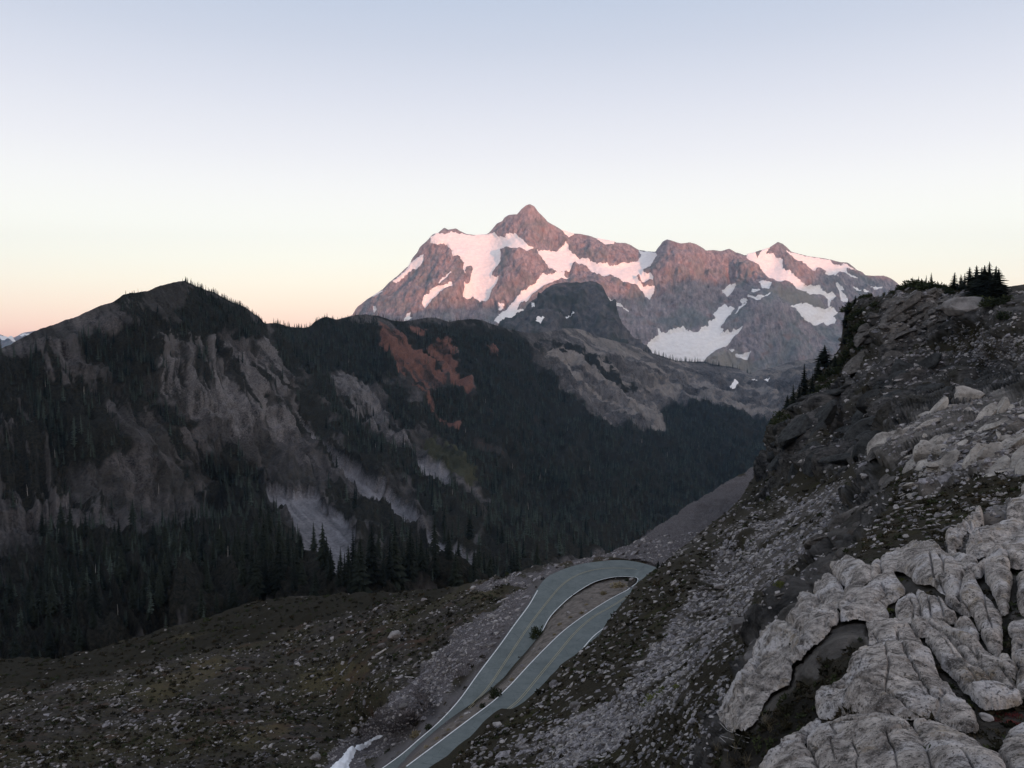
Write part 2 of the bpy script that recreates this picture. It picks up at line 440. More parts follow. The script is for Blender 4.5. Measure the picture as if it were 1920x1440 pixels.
MT = dict(mountain=mat_mountain(), peak=mat_peak(), snow=mat_snow(), rsnow=mat_roadside_snow(), ridge=mat_ridge(), meadow=mat_meadow(),
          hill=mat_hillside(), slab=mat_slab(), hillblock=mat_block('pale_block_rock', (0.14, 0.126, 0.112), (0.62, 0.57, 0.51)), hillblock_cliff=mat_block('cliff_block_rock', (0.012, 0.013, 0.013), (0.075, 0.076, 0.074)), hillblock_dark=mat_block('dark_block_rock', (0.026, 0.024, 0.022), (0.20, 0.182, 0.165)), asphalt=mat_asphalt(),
          white=mat_paint('white_road_paint', (0.78, 0.78, 0.76)), yellow=mat_paint('yellow_road_paint', (0.42, 0.37, 0.24)),
          stone=mat_stone('pale_stone', (0.11, 0.10, 0.094), (0.44, 0.41, 0.39)),
          stone_b=mat_stone('grey_stone', (0.09, 0.085, 0.087), (0.34, 0.32, 0.327)),
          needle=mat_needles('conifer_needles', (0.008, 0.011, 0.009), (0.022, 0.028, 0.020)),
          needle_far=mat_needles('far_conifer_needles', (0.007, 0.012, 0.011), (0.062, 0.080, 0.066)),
          bark=mat_plain('bark', (0.05, 0.04, 0.032), (0.10, 0.085, 0.07)),
          heath_dark=mat_needles('dark_heath', (0.010, 0.010, 0.006), (0.032, 0.028, 0.016)), heath_brown=mat_needles('brown_heath', (0.022, 0.018, 0.012), (0.070, 0.058, 0.036)),
          deadwood=mat_plain('bleached_wood', (0.34, 0.32, 0.30), (0.55, 0.52, 0.49)),
          bush=mat_needles('bush_leaves', (0.022, 0.028, 0.014), (0.05, 0.06, 0.026)),
          mossy=mat_needles('yellow_green_moss', (0.075, 0.085, 0.018), (0.13, 0.14, 0.035)),
          drygrass=mat_needles('dry_grass', (0.16, 0.13, 0.075), (0.28, 0.23, 0.14)),
          redplant=mat_needles('red_heather', (0.10, 0.022, 0.022), (0.16, 0.04, 0.035)))

# ------------------------------------------------------------------ helpers: terrain layers
def interp(poly):
    P = np.asarray(poly, float)
    return lambda x: np.interp(x, P[:, 0], P[:, 1])
class Layer:
    """a piece of ground: a skyline, a lower limit and points of known distance give the surface"""
    def __init__(s, x0, x1, dx, top, bot, rows, ctrl, power=1.0):
        s.x = np.arange(x0, x1 + dx * 0.5, dx); s.x0 = x0; s.dx = dx
        s.ftop, s.fbot = interp(top), interp(bot)
        s.top = s.ftop(s.x); s.bot = np.maximum(s.fbot(s.x), s.top + 6)
        s.v = np.linspace(0, 1, rows) ** power; s.power = power
        s.PX = np.repeat(s.x[None, :], rows, 0)
        kx = np.arange(-120, 121, dx); kw = np.exp(-(kx / 45.0) ** 2); kw /= kw.sum()
        pad = len(kx) // 2
        s.topS = np.convolve(np.pad(s.top, pad, mode='edge'), kw, 'valid')[:len(s.top)]
        s.PY = s.row_y(s.top[None, :], s.topS[None, :], s.bot[None, :], s.v[:, None])
        c = np.asarray(ctrl, float)
        s.tps = TPS(c[:, :2], 1.0 / c[:, 2])
        lo, hi = 1.0 / c[:, 2].max() * 0.6, 1.0 / c[:, 2].min() * 1.6
        s.Y = 1.0 / np.clip(s.tps(s.PX, s.PY), lo, hi)
        s.P = at_depth(s.PX, s.PY, s.Y)
        e = 2.0
        f = lambda a, b: at_depth(a, b, 1.0 / np.clip(s.tps(a, b), lo, hi))
        n = np.cross(f(s.PX, s.PY + e) - s.P, f(s.PX + e, s.PY) - s.P)
        n /= np.linalg.norm(n, axis=-1, keepdims=True) + 1e-12
        s.N = n * np.where((n * s.P).sum(-1, keepdims=True) > 0, -1, 1)
    def row_y(s, t, ts, b, v):
        return ts + (b - ts) * v + (t - ts) * np.clip(1 - v / .3, 0, 1) ** 1.5
    def normals(s):
        du = np.gradient(s.P, axis=1); dv = np.gradient(s.P, axis=0)
        n = np.cross(dv, du)
        n /= np.linalg.norm(n, axis=-1, keepdims=True) + 1e-12
        n *= np.where((n * s.P).sum(-1, keepdims=True) > 0, -1, 1)      # face the valley and the viewer
        s.N = n
    def displace(s, d, up=0.3):
        n = s.N + np.array([0, 0, up]); n /= np.linalg.norm(n, axis=-1, keepdims=True)
        s.P = s.P + n * d[..., None]
    def uv(s, px, py):
        px = np.asarray(px, float); py = np.asarray(py, float)
        i = np.clip((px - s.x0) / s.dx, 0, len(s.x) - 1.001)
        t = np.interp(px, s.x, s.top); b = np.interp(px, s.x, s.bot); ts = np.interp(px, s.x, s.topS)
        a_, b_ = np.zeros(px.shape), np.ones(px.shape)
        for _ in range(16):
            m_ = .5 * (a_ + b_); g_ = s.row_y(t, ts, b, m_) < py
            a_ = np.where(g_, m_, a_); b_ = np.where(g_, b_, m_)
        v = (.5 * (a_ + b_)) ** (1.0 / s.power)
        return i, np.clip(v * (len(s.v) - 1), 0, len(s.v) - 1.001)
    def look(s, A, px, py):
        i, j = s.uv(px, py)
        i0 = i.astype(int); j0 = j.astype(int); fi = i - i0; fj = j - j0
        if A.ndim == 3: fi = fi[..., None]; fj = fj[..., None]
        return (A[j0, i0] * (1 - fi) * (1 - fj) + A[j0, i0 + 1] * fi * (1 - fj) + A[j0 + 1, i0] * (1 - fi) * fj + A[j0 + 1, i0 + 1] * fi * fj)
    def pos(s, px, py): return s.look(s.P, px, py)
    def nor(s, px, py):
        n = s.look(s.N, px, py); return n / (np.linalg.norm(n, axis=-1, keepdims=True) + 1e-12)
    def build(s, name, mat, attrs, back, drop, nback=7, parent=None):
        """mesh of the layer plus the slope that falls away behind its skyline"""
        P = s.P; r, c = P.shape[:2]
        d = P[0] * np.array([1, 1, 0]); d /= np.linalg.norm(d, axis=-1, keepdims=True)
        rows = []
        for k in range(nback, 0, -1):
            t = (k / nback) ** 1.5
            q = P[0] + d * (back * t) + np.array([0, 0, -drop * t ** 1.25])
            q = q + (fbm(q / (back * 0.25), 3, 5) * back * 0.04 * t)[:, None] * np.array([0, 0, 1.0])
            rows.append(q)
        V = np.concatenate([np.array(rows), P], 0)
        R = V.shape[0]
        idx = np.arange(R * c).reshape(R, c)
        Fq = np.stack([idx[:-1, :-1], idx[1:, :-1], idx[1:, 1:], idx[:-1, 1:]], -1).reshape(-1, 4)
        at = {k: np.concatenate([np.repeat(a[:1], nback, 0), a], 0) for k, a in attrs.items()}
        o = link(name, mesh_np(name, V, Fq, True, at), mat, parent)
        return o
LONG = np.array([0.62, -0.74, -0.26]); LONG /= np.linalg.norm(LONG)
def patch(L, poly, step, fn, name, mat, parent=None, grow=0.0, rag=0.0, ragscale=8.0, seed=0, attrs_fn=None, loc=None):
    """a sheet or slab lying on a layer inside a traced outline; fn(sd, P, N, px, py) -> positions"""
    q = np.asarray(poly, float)
    xs = np.arange(q[:, 0].min() - 3, q[:, 0].max() + 3 + step, step)
    ys = np.arange(q[:, 1].min() - 3, q[:, 1].max() + 3 + step, step)
    PX, PY = np.meshgrid(xs, ys)
    sd = poly_sd(PX, PY, q) + grow
    if rag:
        sd = sd + rag * fbm(np.stack([PX / ragscale, PY / ragscale, np.full(PX.shape, seed * 3.7)], -1), 3, seed)
    ky = (sd > 0)
    fk = ky[:-1, :-1] | ky[1:, :-1] | ky[1:, 1:] | ky[:-1, 1:]
    gy_, gx_ = np.gradient(sd, step)
    g2 = gx_ ** 2 + gy_ ** 2 + 1e-6
    mv = np.where(sd < 0, np.clip(-sd, 0, 2.5 * step) / np.sqrt(g2), 0)
    PX = PX + mv * gx_ / np.sqrt(g2); PY = PY + mv * gy_ / np.sqrt(g2)
    sd = np.maximum(sd, 0)
    P = L.pos(PX, PY); N = L.nor(PX, PY)
    V = fn(sd, P, N, PX, PY)
    idx = np.arange(PX.size).reshape(PX.shape)
    Fq = np.stack([idx[:-1, :-1], idx[1:, :-1], idx[1:, 1:], idx[:-1, 1:]], -1)[fk]
    if len(Fq) < 3: return None
    used, inv = np.unique(Fq.ravel(), return_inverse=True)
    at = None
    if attrs_fn:
        at = {k: a.ravel()[used] for k, a in attrs_fn(sd, P, N, PX, PY).items()}
    me = mesh_np(name, V.reshape(-1, 3)[used], inv.reshape(-1, 4), True, at)
    return link(name, me, mat, parent, loc)
def nz(L, scale, octs=4, seed=0, squash=(1, 1, 1)):
    return fbm(L.P * np.array(squash) / scale, octs, seed)

# ================================================================== THE LARGE STRUCTURE
# ------------------------------------------------------------------ valley floor out to the horizon
gx = np.linspace(-12000, 14500, 60); gy = np.linspace(-6500, 16500, 60)
GX, GY = np.meshgrid(gx, gy)
gi = np.arange(GX.size).reshape(GX.shape)
ground = link('ground', mesh_np('ground', np.stack([GX, GY, np.full(GX.shape, -470.0)], -1),
              np.stack([gi[:-1, :-1], gi[:-1, 1:], gi[1:, 1:], gi[1:, :-1]], -1).reshape(-1, 4)), MT['ridge'])
tag(ground, kind='structure')

# ------------------------------------------------------------------ far blue mountains on the left
FAR = Layer(-420, 190, 3, [(-420, 600), (-300, 622), (-200, 612), (-120, 632), (-60, 619), (0, 627), (20, 634), (28, 632), (43, 624), (73, 619), (110, 622), (190, 640)],
            [(-420, 700), (190, 700)], 60,
            [(-420, 610, 13500), (0, 627, 13200), (73, 620, 12600), (190, 640, 12300), (-420, 700, 11500), (190, 700, 10800), (20, 660, 12200)])
FAR.displace(110 * ridged(FAR.P / 900, 4, 3) * sstep(0, .35, FAR.v)[:, None])
far = FAR.build('far_mountain', MT['mountain'], {'tan': np.zeros(FAR.P.shape[:2])}, 2500, 900)
tag(far, kind='structure')
for q in ([(3, 641), (14, 638), (22, 643), (30, 641), (34, 646), (20, 650), (8, 648)], [(40, 634), (52, 630), (60, 632), (47, 638)]):
    tag(patch(FAR, q, 1.5, lambda sd, P, N, a, b: P + N * 40, 'snow_patch', MT['snow'], far, rag=2, ragscale=5))

# ------------------------------------------------------------------ the snowy mountain
m_top = [(560, 640), (620, 606), (640, 597), (660, 590), (670, 575), (687, 562), (698, 556), (707, 550), (718, 542), (730, 528), (743, 518), (757, 505), (767, 497), (773, 483), (783, 472), (787, 463), (800, 452), (808, 443), (813, 439), (822, 437), (827, 432), (833, 427), (840, 431), (848, 429), (855, 428), (863, 434), (873, 439), (890, 441), (913, 439), (917, 437), (922, 432), (932, 420), (942, 415), (945, 409), (955, 403), (970, 402), (977, 393), (987, 385), (993, 383), (1002, 387), (1008, 396), (1018, 406), (1027, 416), (1042, 425), (1053, 432), (1075, 438), (1090, 439), (1102, 441), (1115, 446), (1120, 447), (1152, 453), (1155, 455), (1173, 456), (1183, 460), (1192, 465), (1197, 468), (1213, 471), (1229, 472), (1232, 467), (1238, 460), (1243, 453), (1251, 449), (1263, 453), (1277, 457), (1293, 455), (1307, 459), (1318, 465), (1323, 470), (1337, 469), (1352, 471), (1367, 467), (1377, 472), (1392, 477), (1397, 479), (1402, 477), (1427, 469), (1443, 464), (1458, 454), (1467, 457), (1477, 466), (1483, 472), (1500, 477), (1525, 482), (1558, 487), (1577, 492), (1588, 492), (1600, 500), (1607, 506), (1617, 509), (1623, 515), (1638, 517), (1657, 516), (1670, 521), (1680, 528), (1690, 537), (1720, 560), (1780, 585), (1850, 620), (1950, 660)]
m_ctrl = [(560, 640, 8000), (660, 590, 8200), (767, 497, 8500), (813, 439, 8700), (890, 441, 8950), (993, 383, 8900), (1075, 438, 9050), (1153, 455, 9000), (1213, 472, 9100), (1251, 449, 8550), (1323, 470, 8500), (1392, 477, 8550), (1458, 454, 9000), (1525, 482, 9150), (1600, 500, 9050), (1690, 537, 8950), (1800, 590, 8900),
          (1030, 470, 8450), (960, 440, 8560), (940, 470, 8450), (880, 470, 8400), (875, 555, 7650), (905, 500, 8150), (810, 480, 8250), (740, 580, 7500), (800, 560, 7500), (850, 540, 7550), (765, 530, 7900), (955, 466, 8150), (940, 500, 7950), (925, 560, 7480), (1010, 472, 8150), (950, 560, 7350), (985, 520, 7580), (1040, 505, 7900),
          (1080, 490, 8400), (1180, 510, 8200), (1110, 470, 8560), (1110, 495, 8330), (1160, 478, 8600), (1160, 500, 8350), (1000, 555, 7350), (940, 600, 7000), (1130, 530, 7650), (1190, 600, 7300), (1150, 580, 7350),
          (1215, 545, 7850), (1245, 500, 8050), (1280, 540, 7800), (1300, 600, 7350), (1340, 520, 8000), (1385, 545, 7900), (1360, 550, 7850), (1300, 640, 6850), (1290, 668, 6650), (1350, 600, 7250), (1370, 520, 8150), (1400, 500, 8100), (1430, 520, 7950),
          (1425, 550, 7280), (1440, 600, 6850), (1500, 650, 6650), (1560, 700, 6450), (1395, 640, 6800), (1470, 575, 7080), (1450, 500, 8500), (1520, 560, 8000), (1540, 600, 7700), (1500, 520, 8250), (1470, 490, 8520), (1530, 590, 7600), (1580, 640, 7200), (1600, 560, 8350), (1650, 560, 8600),
          (560, 700, 7000), (640, 640, 7150), (700, 640, 7050), (900, 640, 6900), (1100, 690, 6600), (1250, 720, 6450), (1450, 730, 6250), (1650, 730, 6500), (1950, 730, 7200)]
m_ctrl = [(a, b, 8800 - (8800 - c) * 0.62) for a, b, c in m_ctrl]
MTN = Layer(560, 1900, 1.7, m_top, [(560, 690), (1000, 690), (1250, 715), (1500, 725), (1900, 725)], 205, m_ctrl)
SNOW = [
 [(808, 446), (815, 440), (827, 438), (836, 441), (846, 434), (858, 438), (873, 440), (890, 442), (913, 440), (930, 439), (935, 445), (948, 446), (957, 440), (967, 440), (980, 452), (987, 462), (998, 467), (985, 472), (975, 470), (962, 468), (953, 464), (942, 472), (940, 481), (938, 490), (930, 500), (924, 510), (922, 519), (928, 520), (935, 521), (925, 545), (920, 555), (915, 567), (903, 565), (900, 567), (887, 557), (877, 560), (867, 558), (868, 533), (880, 532), (883, 517), (887, 503), (885, 497), (877, 497), (872, 503), (870, 517), (868, 500), (871, 493), (863, 480), (858, 477), (850, 477), (847, 468), (838, 455), (830, 453), (820, 457), (807, 455)],
 [(1008, 468), (1026, 471), (1043, 471), (1055, 465), (1061, 456), (1066, 462), (1065, 470), (1074, 479), (1082, 483), (1100, 488), (1120, 497), (1138, 497), (1155, 499), (1180, 495), (1197, 488), (1202, 478), (1198, 470), (1213, 473), (1229, 474), (1234, 480), (1227, 490), (1221, 497), (1222, 501), (1213, 501), (1205, 507), (1205, 515), (1212, 518), (1221, 515), (1226, 520), (1224, 526), (1213, 527), (1203, 530), (1197, 521), (1191, 523), (1196, 531), (1204, 537), (1213, 539), (1227, 536), (1226, 545), (1218, 562), (1209, 556), (1200, 545), (1190, 537), (1173, 532), (1162, 523), (1143, 517), (1128, 522), (1118, 515), (1100, 502), (1092, 497), (1072, 497), (1070, 505), (1060, 508), (1047, 510), (1030, 500), (1023, 488), (1010, 477)],
 [(1057, 508), (1047, 511), (1033, 514), (1017, 513), (1010, 523), (1003, 533), (990, 542), (968, 555), (950, 577), (933, 593), (925, 602), (940, 609), (963, 597), (982, 585), (984, 580), (967, 582), (977, 567), (987, 567), (1000, 550), (1013, 542), (1023, 535), (1042, 525), (1053, 520), (1067, 521), (1058, 517)],
 [(793, 477), (792, 487), (785, 498), (773, 502), (760, 512), (740, 527), (735, 528), (753, 513), (765, 502), (768, 493), (780, 483)],
 [(847, 528), (847, 537), (837, 542), (823, 550), (813, 560), (797, 580), (792, 570), (795, 558), (807, 547), (820, 538), (832, 537)],
 [(845, 510), (835, 523), (825, 533), (828, 526), (838, 514)],
 [(718, 546), (705, 556), (700, 557), (708, 550)], [(770, 587), (767, 595), (773, 595), (762, 602), (758, 601), (765, 592)], [(706, 576), (710, 585), (706, 591), (703, 584)],
 [(1233, 618), (1240, 625), (1253, 623), (1280, 617), (1290, 622), (1310, 624), (1315, 618), (1327, 615), (1330, 603), (1342, 598), (1337, 588), (1347, 577), (1358, 568), (1365, 575), (1377, 578), (1367, 593), (1357, 607), (1350, 615), (1357, 620), (1352, 626), (1370, 624), (1393, 617), (1377, 633), (1362, 648), (1343, 658), (1325, 670), (1310, 690), (1250, 690), (1210, 668), (1211, 652), (1220, 641), (1235, 633)],
 [(1353, 543), (1367, 535), (1382, 539), (1377, 547), (1364, 556), (1357, 548)],
 [(1411, 543), (1424, 540), (1420, 547), (1409, 553)], [(1406, 559), (1425, 558), (1442, 553), (1430, 562), (1422, 566), (1415, 562)], [(1390, 567), (1400, 562), (1402, 564), (1393, 569)], [(1378, 588), (1392, 571), (1400, 568), (1384, 583)],
 [(1400, 483), (1400, 477), (1415, 473), (1420, 484), (1430, 468), (1443, 465), (1437, 475), (1450, 477), (1455, 485), (1467, 488), (1467, 502), (1482, 510), (1495, 523), (1507, 537), (1520, 538), (1532, 537), (1542, 550), (1548, 552), (1560, 553), (1568, 558), (1555, 567), (1553, 579), (1550, 575), (1551, 563), (1542, 556), (1517, 553), (1500, 545), (1483, 535), (1470, 530), (1455, 530), (1443, 528), (1437, 517), (1422, 498)],
 [(1423, 530), (1443, 537), (1441, 544), (1430, 539)],
 [(1473, 471), (1487, 475), (1500, 479), (1525, 484), (1555, 488), (1561, 495), (1577, 499), (1582, 494), (1605, 507), (1586, 503), (1587, 512), (1610, 520), (1597, 519), (1583, 514), (1572, 512), (1567, 517), (1573, 525), (1560, 522), (1545, 518), (1548, 512), (1543, 507), (1530, 503), (1527, 510), (1517, 510), (1503, 498), (1487, 487)],
 [(1483, 572), (1507, 568), (1532, 578), (1543, 582), (1560, 578), (1570, 587), (1563, 593), (1568, 602), (1563, 611), (1543, 607), (1530, 610), (1517, 602), (1500, 585)],
 [(1566, 536), (1580, 547), (1572, 546)], [(1573, 548), (1588, 560), (1590, 567), (1577, 562)], [(1601, 537), (1615, 543), (1607, 543)], [(1620, 544), (1628, 547), (1624, 548)], [(1634, 536), (1653, 539), (1645, 542)],
 [(1052, 431), (1076, 439), (1066, 446)], [(1117, 446), (1153, 453), (1150, 458), (1134, 461)], [(1139, 561), (1147, 566), (1163, 576), (1178, 586), (1163, 580), (1148, 571)],
 [(1379, 664), (1393, 667), (1407, 663), (1400, 675), (1391, 673)], [(1368, 655), (1377, 656), (1373, 659)], [(937, 570), (943, 567), (939, 578), (935, 579)]]
msd = polys_sd(MTN.PX, MTN.PY, SNOW)
rockm = 1 - sstep(-3, 4, msd)
vv = MTN.v[:, None]
edge = 0.12 + 0.88 * sstep(0.0, 0.10, vv)
q = MTN.P * np.array([1, 0.35, 0.45])
d = 50 * ridged(q / 520, 2, 1) + 24 * ridged(q / 190, 3, 2) + 10 * ridged(q / 60, 3, 3)
w1, w2, wid, fc1 = worley(MTN.P * np.array([1, .45, .55]) / 210, 4, True)
v1, v2, vid, fc2 = worley(MTN.P * np.array([1, .45, .55]) / 70, 6, True)
d = .7 * d + 44 * fc1 * sstep(0, .25, w2 - w1) + 19 * fc2 * sstep(0, .2, v2 - v1) - 9 * (1 - sstep(0, .12, v2 - v1))
d = d * (0.06 + 0.94 * rockm) + 4 * nz(MTN, 120, 3, 8)
MTN.displace((d - 20) * edge, 0.1)
tanm = polys_sd(MTN.PX, MTN.PY, [[(1290, 690), (1330, 668), (1365, 655), (1385, 655), (1415, 690), (1440, 720), (1300, 715)], [(1440, 545), (1480, 540), (1520, 555), (1550, 585), (1500, 570), (1470, 560)]])
mountain = MTN.build('mountain', MT['mountain'], {'tan': sstep(-8, 8, tanm + 10 * nz(MTN, 90, 3, 9))}, 2600, 1300)
tag(mountain, kind='structure')
for k, q in enumerate(SNOW):
    ar = 0.5 * abs(sum(a[0] * b[1] - b[0] * a[1] for a, b in zip(q, q[1:] + q[:1])))
    nm = 'glacier' if ar > 900 else 'snow_patch'
    def fn(sd, P, N, a, b):
        n = N + np.array([0, -0.4, 0.5]); n /= np.linalg.norm(n, axis=-1, keepdims=True)
        r = 5 * fbm(P * np.array([1, .4, 1.6]) / 45, 3, 31)
        return P + n * (9 * sstep(0, 3, sd) + 3 + r)[..., None]
    patch(MTN, q, 0.8 if ar > 150 else 0.6, fn, nm, MT['snow'], mountain, rag=1.5, ragscale=6.0, seed=k, grow=0.4 if ar > 150 else 0.9)

# ------------------------------------------------------------------ the dark rocky peak in front of it
PEAK = Layer(900, 1240, 1.7, [(900, 640), (925, 620), (948, 607), (967, 597), (983, 582), (990, 572), (1007, 558), (1027, 542), (1038, 534), (1048, 530), (1060, 528), (1070, 530), (1080, 529), (1092, 530), (1105, 528), (1117, 530), (1127, 537), (1137, 553), (1150, 573), (1158, 585), (1163, 602), (1179, 622), (1194, 641), (1202, 650), (1215, 664), (1240, 690)],
             [(900, 690), (1240, 720)], 110,
             [(900, 640, 5300), (948, 607, 5500), (1007, 558, 5700), (1060, 528, 5850), (1117, 530, 5800), (1150, 573, 5650), (1202, 650, 5300), (1240, 690, 5100), (1045, 560, 5480), (1020, 600, 5250), (1070, 600, 5400), (1100, 560, 5550), (1125, 600, 5250), (1150, 640, 4950), (1060, 640, 4900), (960, 640, 4950), (900, 690, 4600), (1100, 690, 4600), (1240, 720, 4600)])
q = PEAK.P * np.array([1, .4, .5])
d = 48 * ridged(q / 300, 2, 5) + 26 * ridged(q / 110, 4, 6)
w1, w2, wid = worley(PEAK.P * np.array([1, .5, .6]) / 80, 4)
d = d + 20 * (w2 - w1) + 14 * (wid - .5)
PEAK.displace((d - 15) * (0.15 + 0.85 * sstep(0, .12, PEAK.v)[:, None]), 0.1)
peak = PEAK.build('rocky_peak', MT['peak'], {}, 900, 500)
tag(peak, kind='structure')
for q in ([(1043, 607), (1060, 605), (1082, 606), (1066, 611), (1052, 611)], [(1001, 578), (1006, 578), (1005, 583), (1001, 583)], [(1010, 617), (1020, 614), (1013, 621), (1006, 623)]):
    patch(PEAK, q, 0.6, lambda sd, P, N, a, b: P + N * 9, 'snow_patch', MT['snow'], peak, rag=1.2, ragscale=4, grow=.6)

# ------------------------------------------------------------------ left hill, saddle, ridge and the wooded valley
r_top = [(-260, 800), (-160, 740), (-80, 690), (0, 657), (25, 645), (50, 632), (75, 620), (110, 608), (150, 593), (175, 580), (213, 568), (230, 555), (250, 551), (275, 548), (300, 537), (322, 531), (338, 529), (345, 527), (352, 530), (367, 538), (385, 545), (400, 550), (433, 567), (460, 577), (483, 593), (497, 607), (517, 606), (540, 612), (553, 614), (580, 614), (590, 603), (600, 597), (613, 594), (633, 598), (657, 594), (672, 590), (687, 590), (707, 594), (733, 602), (753, 604), (770, 602), (797, 597), (820, 597), (843, 604), (860, 600), (873, 599), (900, 601), (927, 609), (950, 618), (983, 624), (1007, 625), (1040, 620), (1060, 616), (1080, 617), (1102, 623), (1112, 629), (1142, 637), (1169, 643), (1194, 652), (1217, 660), (1246, 670), (1267, 677), (1298, 679), (1319, 678), (1340, 684), (1371, 688), (1392, 694), (1406, 701), (1423, 694), (1454, 688), (1475, 681), (1500, 676), (1560, 668), (1640, 664), (1720, 670)]
r_bot = [(-260, 1400), (0, 1360), (140, 1330), (330, 1280), (480, 1235), (620, 1215), (800, 1190), (900, 1180), (1100, 1130), (1150, 1110), (1300, 1060), (1440, 960), (1500, 920), (1720, 860)]
r_ctrl = [(-260, 800, 620), (-100, 700, 760), (0, 657, 850), (100, 612, 920), (213, 568, 1010), (300, 537, 1110), (345, 527, 1160), (400, 550, 1230), (483, 593, 1400), (540, 612, 1800), (600, 597, 2000), (690, 590, 2200), (770, 602, 2350), (850, 602, 2500), (1000, 624, 3000), (1150, 639, 3600), (1300, 678, 4200), (1400, 700, 4350), (1500, 676, 4250), (1640, 664, 4250), (1720, 670, 4250),
          (100, 700, 820), (100, 800, 740), (0, 900, 620), (0, 1000, 545), (0, 1130, 430), (200, 700, 900), (200, 850, 740), (200, 1000, 580), (300, 640, 1030), (300, 800, 890), (300, 1000, 660), (400, 640, 1170), (430, 760, 1060), (430, 880, 940), (420, 1000, 760), (490, 650, 1330), (500, 800, 1120), (520, 900, 990), (560, 720, 1420), (560, 850, 1130), (600, 950, 870), (650, 700, 1800), (640, 800, 1430), (700, 900, 1130), (700, 1000, 700), (620, 1030, 560),
          (740, 680, 2000), (760, 780, 1660), (820, 690, 2180), (850, 800, 1760), (860, 900, 1350), (920, 700, 2400), (950, 800, 2000), (950, 900, 1560), (960, 980, 1250), (1050, 700, 2900), (1050, 800, 2350), (1050, 900, 1750), (1050, 1000, 1250), (1150, 700, 3200), (1160, 800, 2650), (1180, 900, 2000), (1200, 980, 1650), (1230, 800, 2900), (1250, 745, 3500), (1300, 720, 3900), (1300, 765, 3400), (1330, 850, 2750), (1300, 930, 2150), (1400, 770, 3500), (1400, 730, 4000), (1440, 850, 2900), (1480, 750, 3900), (1600, 750, 3900), (1720, 850, 3000),
          (-260, 1320, 260), (-260, 1000, 480), (0, 1260, 300), (200, 1210, 320), (400, 1150, 335), (600, 1110, 340), (700, 1100, 350), (850, 1090, 400), (780, 1040, 580), (900, 1040, 720), (1000, 1075, 640), (1100, 1050, 900),
          (-260, 1400, 285), (0, 1360, 305), (140, 1330, 320), (330, 1280, 335), (480, 1235, 345), (620, 1215, 345), (800, 1190, 400), (900, 1180, 520), (1100, 1130, 760), (1300, 1060, 1300)]
RDG = Layer(-260, 1720, 2.4, r_top, r_bot, 300, r_ctrl)
TREES = {
 'saddle': [[(507, 607), (600, 600), (700, 600), (713, 643), (740, 687), (753, 717), (713, 720), (700, 737), (667, 727), (640, 693), (610, 693), (613, 733), (627, 760), (600, 773), (550, 700), (530, 693), (500, 640)]],
 'mid': [[(597, 720), (633, 767), (660, 793), (687, 800), (713, 823), (753, 847), (777, 867), (793, 913), (767, 920), (713, 883), (673, 870), (633, 860), (627, 820), (600, 780)], [(700, 715), (760, 735), (775, 790), (790, 800), (760, 810), (735, 775)]],
 'main': [[(735, 606), (850, 606), (930, 612), (975, 650), (1000, 690), (1066, 745), (1140, 800), (1200, 815), (1244, 812), (1230, 770), (1244, 760), (1319, 762), (1412, 785), (1470, 797), (1470, 920), (1300, 980), (1150, 1060), (1000, 1085), (900, 1065), (880, 1030), (900, 990), (910, 960), (870, 900), (830, 840), (800, 800), (780, 770), (800, 745), (830, 740), (860, 740), (880, 760), (878, 735), (850, 690), (820, 670), (800, 690), (770, 660), (740, 625)], [(780, 920), (860, 930), (900, 980), (890, 1040), (830, 1010), (780, 960)]],
 'hill': [[(345, 533), (400, 553), (493, 603), (500, 633), (467, 640), (443, 653), (413, 613), (393, 647), (360, 647), (317, 640), (320, 600), (340, 570)], [(60, 700), (87, 727), (140, 733), (187, 743), (213, 800), (200, 813), (220, 853), (180, 880), (100, 870), (67, 847), (43, 780)], [(143, 647), (233, 640), (260, 680), (283, 713), (253, 743), (217, 733), (187, 693), (140, 673)], [(230, 727), (283, 747), (327, 787), (367, 800), (350, 817), (310, 813), (287, 780), (247, 757)], [(350, 870), (433, 867), (473, 893), (513, 947), (560, 1060), (520, 1090), (430, 1000), (417, 930), (360, 897)]],
 'foot': [[(98, 1000), (210, 1020), (338, 1010), (440, 990), (555, 1024), (592, 1080), (650, 1060), (760, 1000), (800, 1060), (890, 1060), (1000, 1070), (1000, 1110), (800, 1125), (640, 1140), (488, 1165), (375, 1190), (240, 1230), (124, 1260), (0, 1285), (-200, 1310), (-200, 1100), (0, 1130), (68, 1110)]],
}
